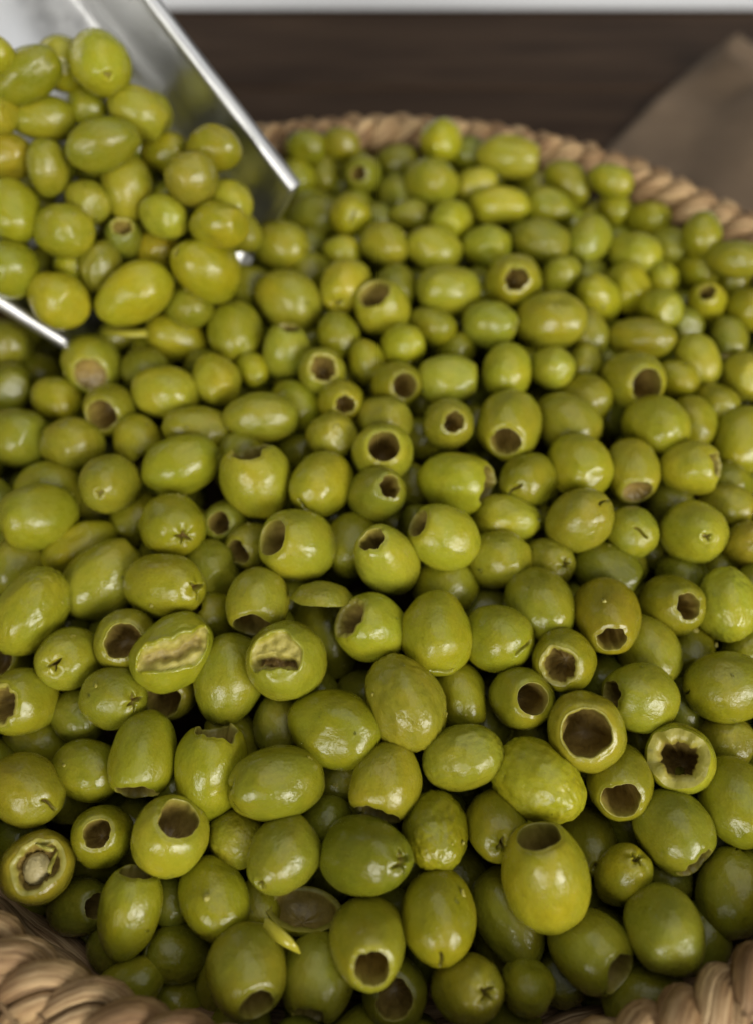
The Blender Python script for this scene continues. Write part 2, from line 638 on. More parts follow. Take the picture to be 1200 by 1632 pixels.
def closed_olive(name, seed, taper, fn=None, nseg=48, nring=34, dense=False):
    """fn(p, th, ph) -> (new p, flesh)"""
    ths = [math.pi * (i + 1) / (nring + 1) for i in range(nring)]
    if dense:
        ths = [math.pi * ((i + 1) / (nring + 1)) ** 1.7 for i in range(nring)]
    rows, vals = [], []
    for th in ths:
        r, a = [], []
        for s in range(nseg):
            ph = 2 * math.pi * s / nseg
            p = body_point(th, ph, seed, taper)
            f = 0.0
            if fn:
                p, f = fn(p, th, ph)
            r.append(p); a.append(f)
        rows.append(r); vals.append(a)
    p0, f0 = body_point(1e-4, 0, seed, taper), 0.0
    p1, f1 = body_point(math.pi - 1e-4, 0, seed, taper), 0.0
    if fn:
        p0, f0 = fn(p0, 1e-4, 0)
        p1, f1 = fn(p1, math.pi - 1e-4, 0)
    return grid_mesh(name, rows, nseg, vals, (p0, f0), (p1, f1))


def star_fn(arms, size, depth, seed, skew=0.0):
    rr = random.Random(seed)
    angs = [2 * math.pi * i / arms + rr.uniform(-0.35, 0.35) for i in range(arms)]
    lens = [size * rr.uniform(0.6, 1.1) for _ in range(arms)]

    def fn(p, th, ph):
        rho = math.hypot(p.x, p.y)
        if th > 1.2:
            return p, 0.0
        m = 0.0
        for a, l in zip(angs, lens):
            d = abs((ph - a + math.pi) % (2 * math.pi) - math.pi)
            if d < 1.4:
                along, across = rho * math.cos(d), rho * math.sin(d)
                wdt = 0.012 + 0.062 * max(0, 1 - along / l)
                if along < l:
                    m = max(m, sstep(wdt * 1.5, wdt * 0.35, across) * sstep(l, l * 0.75, along))
        m = max(m, sstep(0.11, 0.04, rho))
        pucker = 0.07 * math.exp(-(rho / 0.40) ** 2) * (1 + 0.6 * math.sin(arms * ph + seed))
        q = p.copy()
        q.z -= pucker + depth * m
        return q, 0.9 * m
    return fn


def scar_fn(seed, kind):
    rr = random.Random(seed)

    def fn(p, th, ph):
        if th > 1.1:
            return p, 0.0
        q = p.copy()
        if kind == 'slit':
            m = sstep(0.055, 0.012, abs(p.y + 0.03 * math.sin(p.x * 9))) * sstep(0.34, 0.24, abs(p.x - 0.05))
            q.z -= 0.20 * m + 0.03 * math.exp(-(p.y / 0.16) ** 2 - (p.x / 0.4) ** 2)
            return q, 0.85 * m
        rho = math.hypot(p.x - 0.03, p.y)
        ring = math.exp(-((rho - 0.21) / 0.06) ** 2)
        m = sstep(0.12, 0.04, rho + 0.04 * math.sin(3 * ph + seed))
        q.z += 0.022 * ring - 0.12 * m - 0.03 * math.exp(-(rho / 0.3) ** 2)
        return q, 0.72 * m + 0.22 * ring * (0.5 + 0.5 * math.sin(2 * ph + seed))
    return fn


def wrinkle_fn(seed, amp):
    def fn(p, th, ph):
        n1 = nz((p.x * 2.6, p.y * 2.6, p.z * 1.0), 2.0, seed)
        n2 = nz((p.x * 2.2, p.y * 2.2, p.z * 1.6), 4.2, seed + 4)
        rid = (1 - abs(n1) * 2.4)
        k = 1 - amp * max(0, rid) * (0.6 + nz(p, 1.3, seed + 2)) + 0.5 * amp * n2
        return p * k, 0.0
    return fn


def gash_fn(mode, seed):
    def fn(p, th, ph):
        q = p.copy()
        if mode == 'long':          # split lying along the +X side
            yy = p.y - 0.16 * math.sin(p.z * 3.1 + 0.5) - 0.10 * nz(p, 3.0, seed)
            if p.x < 0:
                return p, 0.0
            wide = 0.42 * max(0, 1 - (abs(p.z) / 0.93) ** 3)
            m = sstep(wide + 0.06, wide - 0.06, abs(yy)) if wide > 0.05 else 0.0
            core = sstep(0.30, 0.08, abs(yy + 0.04 + 0.10 * nz(p, 5.0, seed + 8))) * sstep(0.85, 0.55, abs(p.z))
            q.x -= m * (0.10 + 0.05 * nz(p, 4.0, seed + 1)) + core * (0.30 + 0.10 * nz(p, 5.0, seed + 2))
            edge = math.exp(-((abs(yy) - wide - 0.05) / 0.06) ** 2) * (1 if wide > 0.1 else 0)
            q.x += 0.05 * edge
            return q, max(0.48 * m, 0.48 * m + 0.27 * core)
        # 'face': a torn flat face round the +Z pole with a brown ridge
        rho = math.hypot(p.x, p.y) + 0.10 * nz(p, 2.4, seed)
        if th > 1.5:
            return p, 0.0
        m = sstep(0.66, 0.52, rho) * (1 if p.x > -0.28 + 0.15 * nz(p, 3, seed + 3) else 0.15)
        q.z -= m * max(0, p.z - (0.72 + 0.10 * nz(p, 4.5, seed + 5)))
        core = sstep(0.20, 0.06, abs(p.x + 0.12 + 0.1 * nz(p, 3.3, seed + 6))) * sstep(0.56, 0.42, abs(p.y))
        q.z -= core * (0.17 + 0.16 * nz(p, 6.5, seed + 7))
        return q, max(0.5 * m, 0.88 * core)
    return fn


def holed_olive(tag_, seed, taper, rh, thick, depth, ragged, plug=False):
    """skin open at the +Z pole, plus the flesh rim and pit cavity as a second mesh"""
    nseg = 56
    th0 = math.asin(rh)
    rr = random.Random(seed)
    ph1, ph2 = rr.uniform(0, 6), rr.uniform(0, 6)

    def rim_th(ph):
        c_, s_ = math.cos(ph), math.sin(ph)
        return th0 * (1 + ragged * (0.5 * math.cos(2 * ph + ph1) + 0.35 * math.cos(3 * ph + ph2))
                      + ragged * 1.3 * nz((c_ * 1.5, s_ * 1.5, 0), 1.6, seed))
    rows = []
    nr = 30
    for i in range(nr + 1):
        t = i / nr
        r = []
        for s in range(nseg):
            ph = 2 * math.pi * s / nseg
            th = math.pi - 0.10 - (math.pi - 0.10 - rim_th(ph)) * (1 - (1 - t) ** 1.25)
            p = body_point(th, ph, seed, taper)
            p.z -= 0.05 * math.exp(-((th - rim_th(ph)) / 0.10) ** 2)
            r.append(p)
        rows.append(r)
    rows.reverse()
    skin = grid_mesh("olive_" + tag_, rows, nseg, None, None, (body_point(math.pi - 1e-4, 0, seed, taper), 0.0))
    # cavity: rim edge -> flesh ring -> pit wall -> folded bottom
    edge = rows[0]
    crow, cval = [], []
    prof = [(0.0, 0.0, 0.0), (-0.35 * thick, 0.006, 0.03), (-0.8 * thick, -0.02, 0.12), (-1.0 * thick, -0.08, 0.28),
            (-1.0 * thick, -0.2, 0.42), (-0.9 * thick, -0.4, 0.6), (-1.0 * thick - 0.04, -0.62, 0.78), (-1.0 * thick - 0.13, -0.82, 0.92), (-1.0 * thick - 0.26, -0.95, 1.0)]
    for k2, (dr, dz, v) in enumerate(prof):
        r, a = [], []
        for s in range(nseg):
            ph = 2 * math.pi * s / nseg
            e_ = edge[s]
            rho = math.hypot(e_.x, e_.y)
            jag = 1 + min(1, 0.16 / max(thick, 0.01)) * (0.35 + 2.0 * ragged) * nz((math.cos(ph) * 2, math.sin(ph) * 2, dz * 2), 2.2, seed + 11) * (1 if k2 > 1 else 0)
            r2 = max(0.03, rho + dr * jag)
            fold = 1.0
            if k2 >= 5:
                fold = 1 + (0.07 * math.sin(3 * ph + seed) if thick < 0.3 and k2 < 8 else 0) + (0.16 if k2 < 7 else 0.03) * nz((math.cos(ph), math.sin(ph), dz * 2), 2.5, seed + 3)
            zz = e_.z + (dz if k2 < 3 else dz * depth / 0.99)
            r.append(Vector((e_.x / rho * r2 * fold, e_.y / rho * r2 * fold, zz)))
            a.append(v)
        crow.append(r); cval.append(a)
    zb = sum(p.z for p in crow[-1]) / nseg
    cav = grid_mesh("pit_cavity_" + tag_, crow, nseg, cval, None, (Vector((0.02, 0.01, zb - 0.07)), 1.0), flip=True)
    skin.materials.append(SKIN)
    cav.materials.append(CAV)
    return skin, cav


def half_shell(tag_, seed, thick, zcut, lx=1.0):
    """open half of an olive, mouth towards +Z: skin and the hollow inside"""
    nseg = 48
    rows = []
    for i in range(20):
        t = i / 19
        r = []
        for s in range(nseg):
            ph = 2 * math.pi * s / nseg
            cut = math.acos(max(-0.9, min(0.9, zcut + 0.07 * nz((math.cos(ph) * 1.5, math.sin(ph) * 1.5, 1), 1.5, seed))))
            r.append(body_point(cut + (math.pi - 0.08 - cut) * t, ph, seed, 0.0))
        rows.append(r)
    skin = grid_mesh("olive_" + tag_, rows, nseg, None, None, (body_point(math.pi - 1e-4, 0, seed, 0), 0.0))
    crow, cval = [], []
    for i in range(14):
        t = i / 13
        r, a = [], []
        for s in range(nseg):
            ph = 2 * math.pi * s / nseg
            e_ = rows[0][s]
            if i == 0:
                p = e_.copy()
            else:
                ang = (i - 1) / 12 * math.pi / 2 * 0.97
                rad = (1 - thick) * math.cos(ang) * (1 + 0.10 * nz((math.cos(ph), math.sin(ph), ang), 2.3, seed))
                p = Vector((e_.x * rad, e_.y * rad, e_.z - math.sin(ang) * ((1 + zcut) * (1 - thick * 1.3) + 0.05 * nz((math.cos(ph), math.sin(ph), ang), 1.5, seed))))
            r.append(p); a.append(0.0 if i < 2 else 0.42 + 0.3 * t)
        crow.append(r); cval.append(a)
    zb = crow[-1][0].z
    cav = grid_mesh("hollow_" + tag_, crow, nseg, cval, None, (Vector((0, 0, zb)), 0.8), flip=True)
    for me in (skin, cav):
        for v_ in me.vertices:
            v_.co.x *= lx
    skin.materials.append(SKIN)
    cav.materials.append(CAV)
    return skin, cav


SHAPES = {}


def closed(key, *a, **k):
    me = closed_olive("olive_" + key, *a, **k)
    me.materials.append(SKIN if key[0] in 'PW' else SKIN_T)
    SHAPES[key] = (me, None)


def dent_fn(seed):
    rr = random.Random(seed * 7 + 1)
    dents = []
    for _ in range(rr.choice((1, 2, 2, 3))):
        d = Vector((rr.gauss(0, 1), rr.gauss(0, 1), rr.gauss(0, 0.7))).normalized()
        dents.append((d, rr.uniform(0.04, 0.16), rr.uniform(0.30, 0.62)))
    ang, crease = rr.uniform(0, 6.28), rr.choice((0, 0, 0.035, 0.05))
    blunt = rr.choice((0.0, 0.0, 0.06, 0.10))

    def fn(p, th, ph):
        q = p.copy()
        u = p.normalized()
        for d, dp, wd in dents:
            q -= d * dp * math.exp(-((u - d).length / wd) ** 2)
        if crease:
            a = (ph - ang - 0.5 * math.sin(p.z * 2.0 + seed) + math.pi) % (2 * math.pi) - math.pi
            q *= 1 - crease * math.exp(-(a / 0.10) ** 2) * sstep(0.9, 0.5, abs(p.z)) + 0.4 * crease * math.exp(-((abs(a) - 0.24) / 0.12) ** 2) * sstep(0.9, 0.5, abs(p.z))
        if blunt and q.z > 1 - blunt * 1.6:
            q.z = 1 - blunt * 1.6 + (q.z - 1 + blunt * 1.6) * 0.25
        return q, 0.0
    return fn


for i in range(14):
    closed("P%d" % i, 10 + i, (-0.09, 0.04, 0.10, 0.0, -0.05, 0.07, 0.02)[i % 7], dent_fn(i) if i > 2 else None, 56, 40)
for i in range(4):
    closed("S%d" % i, 30 + i, (-0.06, 0.02, -0.10, 0.05)[i], star_fn((3, 4, 4, 3)[i], (0.34, 0.30, 0.40, 0.30)[i], 0.26, 5 + i), 96, 54, True)
for i in range(4):
    closed("T%d" % i, 50 + i, (-0.05, 0.03, -0.08, 0.0)[i], scar_fn(3 + i, ('dot', 'slit', 'dot', 'slit')[i]), 72, 46, True)
for i in range(3):
    closed("W%d" % i, 70 + i, (0.0, 0.06, -0.06)[i], wrinkle_fn(2 + i, (0.024, 0.032, 0.046)[i]), 80, 60)
closed("X2", 81, 0.0, gash_fn('long', 4), 110, 80)
closed("X3", 82, 0.0, gash_fn('face', 6), 110, 80, True)
for i, (rh, th_, dp, rg) in enumerate(((0.43, 0.03, 1.0, 0.08), (0.58, 0.06, 1.1, 0.06), (0.42, 0.03, 0.9, 0.11), (0.50, 0.04, 1.0, 0.10), (0.57, 0.15, 0.9, 0.10), (0.50, 0.025, 1.3, 0.04))):
    SHAPES["H%d" % i] = holed_olive("H%d" % i, 90 + i, (-0.05, 0.03, -0.08, 0.05, 0.0, -0.04)[i], rh, th_, dp, rg)
SHAPES["HA0"] = holed_olive("HA0", 101, 0.05, 0.62, 0.07, 0.9, 0.10)
SHAPES["HA1"] = holed_olive("HA1", 102, -0.03, 0.52, 0.06, 0.8, 0.16)
SHAPES["HA2"] = holed_olive("HA2", 103, 0.08, 0.58, 0.08, 1.0, 0.22)
SHAPES["HF0"] = holed_olive("HF0", 104, 0.02, 0.56, 0.07, 0.16, 0.05)
SHAPES["R0"] = holed_olive("R0", 105, 0.0, 0.82, 0.36, 1.3, 0.14)
SHAPES["X1"] = holed_olive("X1", 106, 0.0, 0.66, 0.16, 0.42, 0.12)
SHAPES["B0"] = half_shell("B0", 107, 0.16, -0.05, 1.42)
SHAPES["C0"] = half_shell("C0", 108, 0.12, -0.30, 1.25)

COL = {'g': (0.190, 0.185, 0.012), 'y': (0.243, 0.232, 0.014), 'd': (0.138, 0.140, 0.011), 'l': (0.243, 0.241, 0.016), 'b': (0.205, 0.180, 0.014)}

# ------------------------------------------------------------------ the olives
# x y z radius (mm), length ratio, rotation, shape, colour, hue shift, place (0 heap, 1 scoop), label
ROWS = [
(-113.8,-130.5,89.2,10.28,1.40,-0.108,-1.206,2.762,'T1','g',0.97,0,"mid-green olive with small scar at twelve o'clock from the torn olive with pale plug"),
(-105.2,-152.7,86.7,10.58,1.25,0.130,0.364,0.047,'X1','b',0.58,0,'torn olive with a pale plug and curled flesh, beside the front rim'),
(-88.0,-143.6,86.1,9.10,1.25,-0.080,0.203,-1.153,'H0','g',-0.22,0,"mid-green pitted olive with open hole at nine o'clock from the yellow top-holed olive"),
(-66.0,-145.5,92.5,11.03,1.12,0.115,0.545,0.922,'H3','y',-0.25,0,'yellow round olive with a dark hole near its top, by the front'),
(-94.7,-161.4,74.1,8.23,1.50,-0.649,-0.476,-2.252,'H0','d',-0.04,0,"half-hidden dark green pitted olive with open hole at nine o'clock from the upright open-mouthed olive"),
(-76.0,-164.2,86.3,8.99,1.46,-1.089,0.226,-0.081,'H3','g',-0.49,0,'dim upright olive with an open mouth on top near the front rim'),
(-66.9,-159.0,75.5,7.57,1.27,-0.960,-0.541,3.115,'P0','d',-0.61,0,"half-hidden smooth dark green olive at two o'clock from the upright open-mouthed olive"),
(-52.2,-161.0,85.6,9.56,1.27,1.579,-0.318,0.542,'P3','g',-0.15,0,"smooth mid-green olive at eleven o'clock from the big downward-holed olive"),
(-63.6,-173.9,74.0,8.15,1.27,-0.796,-0.064,1.596,'T3','d',0.18,0,"half-hidden dark green olive with small scar at four o'clock from the upright open-mouthed olive"),
(-40.7,-179.3,87.8,10.94,1.13,0.738,0.845,-0.236,'H0','g',0.29,0,'big round olive with a wide hole opening downwards to the rim'),
(-118.1,-142.2,73.9,8.09,1.27,0.320,-0.815,2.535,'P6','d',-0.70,0,"half-hidden smooth dark green olive at eleven o'clock from the torn olive with pale plug"),
(-77.0,-122.4,94.3,10.42,1.37,-1.611,0.478,3.106,'HA0','g',-0.43,0,"mid-green olive with cut-open end at five o'clock from the black star olive"),
(-56.3,-125.6,92.6,10.98,1.40,-0.553,-0.970,-1.077,'HA2','g',-0.64,0,"mid-green olive with cut-open end at one o'clock from the yellow top-holed olive"),
(-96.5,-123.6,85.9,9.60,1.27,-0.998,0.995,-1.458,'P9','g',-0.21,0,"smooth mid-green olive at seven o'clock from the black star olive"),
(-117.1,-112.4,76.8,8.70,1.31,1.944,0.549,1.688,'P12','g',-0.10,0,"half-hidden smooth mid-green olive at eight o'clock from the black star olive"),
(-89.0,-103.5,94.8,10.17,1.12,0.886,0.417,0.851,'S2','g',-0.55,0,'olive with a bold black star-shaped slit beside the lengthwise split olive'),
(-103.9,-105.5,83.1,8.91,1.27,-1.045,-0.518,-2.410,'P1','d',-0.34,0,"half-hidden smooth dark green olive at eight o'clock from the black star olive"),
(-106.9,-89.2,92.8,10.30,1.25,0.315,-0.471,0.837,'S3','g',-0.27,0,"mid-green olive with star slit at ten o'clock from the black star olive"),
(-88.2,-83.7,94.9,10.66,1.25,-0.393,-0.232,2.968,'H3','g',0.44,0,"mid-green pitted olive with open hole at ten o'clock from the lengthwise split olive"),
(-70.4,-90.5,101.7,11.69,1.18,-1.456,-1.093,-1.023,'X2','y',-0.90,0,'olive split open along its length showing yellow-brown flesh'),
(-74.6,-96.1,84.5,9.92,1.27,0.656,-0.505,0.537,'H1','g',0.44,0,"mid-green pitted olive with open hole at six o'clock from the lengthwise split olive"),
(-52.9,-96.4,93.8,11.52,1.28,2.281,-1.174,-0.829,'T2','g',-0.76,0,"mid-green olive with small scar at eight o'clock from the olive with brown gash"),
(-120.2,-103.2,91.0,11.00,1.12,-0.573,-0.038,2.455,'H4','g',0.00,0,"mid-green pitted olive with open hole at nine o'clock from the black star olive"),
(-134.3,-84.2,82.4,9.52,1.27,-0.093,0.447,-1.504,'H1','g',-0.38,0,"half-hidden mid-green pitted olive with open hole at seven o'clock from the creased long olive"),
(-121.9,-73.8,97.6,11.32,1.39,0.699,1.168,1.763,'W0','g',-0.45,0,'long olive with a crease running down its skin'),
(-100.9,-58.4,92.4,12.91,1.28,0.976,1.243,1.698,'P4','g',0.02,0,"smooth mid-green olive at nine o'clock from the oval three-slit olive"),
(-76.7,-66.1,101.1,11.36,1.46,0.966,0.521,0.848,'S0','g',0.41,0,'oval olive with a three-armed slit at its end, above the split olive'),
(-61.8,-72.0,89.3,9.02,1.27,-0.686,-0.401,1.160,'H4','g',0.26,0,"half-hidden mid-green pitted olive with open hole at two o'clock from the lengthwise split olive"),
(-44.9,-72.8,101.9,10.51,1.20,-1.223,-1.194,2.753,'H1','g',0.22,0,"mid-green pitted olive with open hole at nine o'clock from the cap-shaped shell"),
(-33.8,-93.9,102.0,12.79,1.25,-0.134,-0.319,1.527,'X3','y',-0.73,0,'round pale olive with a torn face and brown gash'),
(-22.2,-76.5,83.5,11.49,1.39,-1.905,0.094,-2.892,'P7','g',-0.87,0,"half-hidden smooth mid-green olive at six o'clock from the cap-shaped shell"),
(-23.4,-74.5,102.3,8.78,0.95,2.360,0.038,-0.038,'C0','g',-0.19,0,'thin cap-shaped piece of olive shell lying over a dark olive'),
(-6.8,-81.7,101.1,11.19,1.14,-0.543,0.582,2.282,'H4','l',-0.86,0,'light olive with a slanted hole at its upper corner and crinkled skin'),
(14.1,-83.9,101.9,11.83,1.20,1.477,0.115,0.028,'T1','y',-0.36,0,'bright smooth yellow olive with a small tip at its lower end'),
(3.7,-106.9,99.6,11.96,1.31,-1.798,0.372,-2.785,'W1','g',0.78,0,'long olive with fine lengthwise wrinkles near the middle of the heap'),
(22.0,-101.6,91.2,9.23,1.27,1.826,0.734,0.420,'P10','g',0.32,0,"half-hidden smooth mid-green olive at three o'clock from the long wrinkled olive"),
(-18.4,-113.8,95.5,11.94,1.27,1.213,1.053,0.839,'P13','g',-0.57,0,"smooth mid-green olive at eight o'clock from the long wrinkled olive"),
(34.4,-84.9,99.4,11.20,1.12,-0.888,-0.013,-2.284,'T3','g',-0.63,0,"mid-green olive with small scar at three o'clock from the bright yellow tipped olive"),
(21.1,-122.8,96.0,10.00,1.27,-0.950,0.754,-0.971,'W0','g',-0.66,0,"wrinkled mid-green olive at four o'clock from the long wrinkled olive"),
(-2.5,-130.2,94.0,10.75,1.20,-1.647,1.369,2.811,'HA0','g',0.93,0,"mid-green olive with cut-open end at twelve o'clock from the large dark-topped olive"),
(-35.3,-130.7,95.9,10.97,1.34,1.388,0.347,-1.439,'S1','g',-0.38,0,"mid-green olive with star slit at ten o'clock from the large dark-topped olive"),
(-18.1,-125.2,80.5,7.61,1.27,-1.074,0.587,-1.399,'P2','d',0.56,0,"half-hidden smooth dark green olive at eleven o'clock from the large dark-topped olive"),
(-36.6,-109.4,86.6,8.51,1.27,2.380,-1.229,-0.679,'P5','d',0.23,0,"half-hidden smooth dark green olive at six o'clock from the olive with brown gash"),
(18.5,-60.1,90.1,10.75,1.27,-0.562,0.530,-1.731,'P8','g',-0.10,0,"half-hidden smooth mid-green olive at six o'clock from the ochre corner-holed olive"),
(-28.3,-96.7,80.6,9.82,1.27,-1.015,-0.172,-2.248,'P11','d',-0.13,0,"half-hidden smooth dark green olive at five o'clock from the olive with brown gash"),
(49.5,-72.0,98.5,11.77,1.27,0.521,-1.072,1.214,'P1','g',-0.59,0,"smooth mid-green olive at eleven o'clock from the pulp-filled holed olive"),
(71.2,-77.5,100.8,11.06,1.50,0.057,0.997,-1.660,'H2','b',0.26,0,'brownish olive with a teardrop hole low on its side'),
(55.1,-93.1,100.5,10.19,1.25,0.369,-0.597,0.370,'H4','g',0.26,0,'pitted olive with bits of pulp inside its upright oval hole'),
(96.7,-70.0,93.5,10.83,1.25,0.411,0.235,-0.252,'H2','g',0.31,0,"mid-green pitted olive with open hole at three o'clock from the brownish teardrop-holed olive"),
(115.0,-70.3,95.2,9.96,1.31,-2.045,0.613,2.812,'W1','l',-0.80,0,"wrinkled bright green olive at five o'clock from the scar-faced olive"),
(41.0,-104.3,96.5,10.04,1.25,-0.045,-0.402,2.090,'H5','g',-0.07,0,"mid-green pitted olive with open hole at eight o'clock from the pulp-filled holed olive"),
(78.2,-104.2,96.8,11.12,1.12,1.081,-0.622,-1.188,'H2','g',-0.62,0,"mid-green pitted olive with open hole at two o'clock from the ring-like holed olive"),
(86.3,-85.8,91.2,10.43,1.27,-0.963,-0.885,2.844,'T0','g',0.03,0,"half-hidden mid-green olive with small scar at four o'clock from the brownish teardrop-holed olive"),
(58.7,-116.1,99.8,12.00,1.25,0.349,-0.258,0.037,'H1','y',0.98,0,'yellow-green olive whose wide round hole faces the viewer like a ring'),
(88.1,-123.0,94.4,10.50,1.25,0.450,-0.081,-0.967,'R0','y',-0.82,0,'ragged olive with a thick collar of pale torn flesh around its hole'),
(107.7,-100.0,94.6,11.72,1.13,2.502,1.491,-0.527,'T3','g',-0.23,0,'large bright olive lying sideways with a dark dot at one end'),
(107.8,-113.6,82.8,9.10,1.27,-0.288,0.219,-1.984,'P4','g',0.64,0,"half-hidden smooth mid-green olive at two o'clock from the ragged pale-fleshed olive"),
(69.9,-127.7,89.3,10.17,1.50,0.804,-0.106,-0.238,'H3','g',0.62,0,"mid-green pitted olive with open hole at five o'clock from the ring-like holed olive"),
(43.5,-130.2,95.6,11.72,1.27,1.051,0.457,0.610,'W2','l',0.40,0,'pale bright olive with heavily wrinkled skin above the big tapered olive'),
(103.7,-134.6,90.0,11.27,1.27,1.275,-0.041,-0.041,'P7','g',-0.49,0,"smooth mid-green olive at four o'clock from the ragged pale-fleshed olive"),
(103.4,-81.5,81.8,9.67,1.27,1.029,0.763,-0.685,'P10','d',0.75,0,"half-hidden smooth dark green olive at ten o'clock from the dark-dotted large olive"),
(98.3,-100.3,79.6,8.76,1.27,-0.823,0.977,-2.758,'P13','d',-0.67,0,"half-hidden smooth dark green olive at eight o'clock from the dark-dotted large olive"),
(122.9,-81.9,83.5,8.58,1.27,-0.405,0.205,-3.081,'P2','g',-0.84,0,"half-hidden smooth mid-green olive at one o'clock from the dark-dotted large olive"),
(70.3,-92.6,82.6,9.43,1.27,0.312,0.529,-0.989,'P5','d',-0.96,0,"half-hidden smooth dark green olive at four o'clock from the pulp-filled holed olive"),
(42.6,-156.9,96.0,12.13,1.42,0.553,0.468,2.827,'H5','y',0.45,0,'big tapered yellowish olive standing upright with a round open hole on top'),
(61.6,-142.1,71.2,9.93,1.27,0.027,-0.830,1.483,'T2','g',0.49,0,"mid-green olive with small scar at two o'clock from the big tapered olive"),
(68.3,-154.1,82.4,7.85,1.50,-0.194,0.236,0.258,'S1','g',0.55,0,"half-hidden mid-green olive with star slit at eleven o'clock from the rim-resting oval olive"),
(83.5,-143.5,89.5,11.17,1.15,1.324,-0.440,0.554,'HA1','g',-0.87,0,"mid-green olive with cut-open end at six o'clock from the ragged pale-fleshed olive"),
(75.6,-169.0,88.9,10.66,1.27,-0.502,-0.544,2.323,'P8','g',-0.61,0,'plain oval olive resting against the braided front rim'),
(99.1,-158.6,83.9,9.75,1.34,1.003,-0.845,-3.000,'S0','g',-0.24,0,"mid-green olive with star slit at two o'clock from the rim-resting oval olive"),
(55.3,-173.6,83.6,10.54,1.18,0.912,-0.569,1.135,'H3','g',-0.27,0,'dim olive with a shallow hole at its end, facing the front rim'),
(33.9,-164.3,76.7,10.14,1.40,1.516,0.448,0.390,'T2','g',-0.25,0,"mid-green olive with small scar at seven o'clock from the big tapered olive"),
(37.3,-182.9,79.5,7.70,1.27,0.170,-0.010,-1.133,'P11','g',0.03,0,"half-hidden smooth mid-green olive at three o'clock from the lowest star-slit olive"),
(30.7,-140.8,88.6,9.11,1.50,0.069,-0.694,1.398,'S3','g',0.62,0,"mid-green olive with star slit at eight o'clock from the pale wrinkled olive"),
(83.4,-153.7,74.6,8.47,1.27,0.211,-0.286,-0.184,'P0','d',-0.34,0,"half-hidden smooth dark green olive at twelve o'clock from the rim-resting oval olive"),
(49.2,-180.1,68.9,7.95,1.27,-0.204,-0.033,1.736,'P3','d',0.29,0,"half-hidden smooth dark green olive at seven o'clock from the rim-facing holed olive"),
(103.2,-143.6,74.4,8.28,1.27,0.307,0.298,-1.850,'P6','d',-0.15,0,"half-hidden smooth dark green olive at five o'clock from the ragged pale-fleshed olive"),
(75.8,-135.9,72.2,8.11,1.27,-0.951,-0.236,2.720,'P9','d',-0.50,0,"half-hidden smooth dark green olive at seven o'clock from the ragged pale-fleshed olive"),
(-32.1,-150.2,91.7,10.21,1.12,0.423,-1.038,0.515,'T2','g',-0.39,0,"mid-green olive with small scar at eleven o'clock from the hollow half shell"),
(-47.6,-143.8,84.5,8.25,1.27,-0.908,0.526,-1.780,'W1','g',0.03,0,"half-hidden wrinkled mid-green olive at three o'clock from the yellow top-holed olive"),
(-8.3,-150.6,94.0,10.90,1.47,-0.689,-0.390,-2.373,'S2','d',-0.70,0,'large dark-topped olive with a torn slit at its end'),
(12.2,-143.5,90.3,10.18,1.27,0.851,-0.271,0.162,'W2','g',-0.02,0,"wrinkled mid-green olive at two o'clock from the large dark-topped olive"),
(12.0,-165.8,90.5,10.77,1.22,-0.204,-1.211,1.788,'T3','g',0.81,0,'tall smooth olive with one short vertical slit at its lower end'),
(-7.4,-172.2,89.6,10.62,1.50,-0.592,0.066,-2.912,'H0','g',0.37,0,'upright olive with a big hole at its lower end, near the front rim'),
(-26.2,-162.9,83.3,7.69,1.10,-0.513,0.102,-0.057,'B0','g',-0.81,0,'hollow half olive shell lying open in a shaded gap'),
(-39.9,-162.1,78.8,6.48,1.27,-1.525,-1.188,-2.991,'P12','g',0.55,0,"half-hidden smooth mid-green olive at nine o'clock from the hollow half shell"),
(-21.5,-180.9,82.3,10.34,1.15,-1.303,-0.773,2.796,'HA1','g',-0.61,0,"mid-green olive with cut-open end at eight o'clock from the big lower-holed olive"),
(-0.2,-183.3,76.9,9.36,1.25,0.203,-0.216,0.744,'H3','d',0.10,0,"half-hidden dark green pitted olive with open hole at five o'clock from the big lower-holed olive"),
(19.5,-183.3,84.1,9.23,1.50,0.152,-0.306,2.290,'S1','g',0.77,0,'olive with a small four-armed slit lowest at the front rim'),
(-22.2,-138.1,81.2,8.05,1.27,0.960,-0.122,1.495,'P2','d',-0.83,0,"half-hidden smooth dark green olive at ten o'clock from the large dark-topped olive"),
(-127.0,-36.3,99.0,11.90,1.27,-0.808,0.730,2.937,'P5','g',-0.49,0,"smooth mid-green olive at twelve o'clock from the creased long olive"),
(-132.8,-16.4,86.0,12.33,1.27,-0.995,0.204,-1.901,'P8','g',-0.13,0,"half-hidden smooth mid-green olive at twelve o'clock from the creased long olive"),
(-113.4,-44.2,90.0,9.09,1.56,1.415,-0.973,2.261,'P11','g',0.89,0,"smooth mid-green olive at one o'clock from the creased long olive"),
(-135.8,-50.7,88.6,9.49,1.27,-1.296,1.021,-3.123,'P0','g',0.02,0,"smooth mid-green olive at eleven o'clock from the creased long olive"),
(-103.4,-23.9,101.7,10.89,1.25,0.856,0.096,-0.051,'T0','g',0.16,0,"mid-green olive with small scar at eleven o'clock from the oval three-slit olive"),
(-77.6,-42.2,101.6,11.53,1.25,0.797,-0.639,1.147,'S1','g',-0.01,0,"mid-green olive with star slit at twelve o'clock from the oval three-slit olive"),
(-96.4,-29.6,87.0,9.20,1.27,1.614,-0.877,-0.374,'P3','g',0.41,0,"half-hidden smooth mid-green olive at eleven o'clock from the oval three-slit olive"),
(-64.0,-55.2,94.1,9.61,1.27,-0.491,1.197,-1.577,'P6','g',-0.68,0,"half-hidden smooth mid-green olive at two o'clock from the oval three-slit olive"),
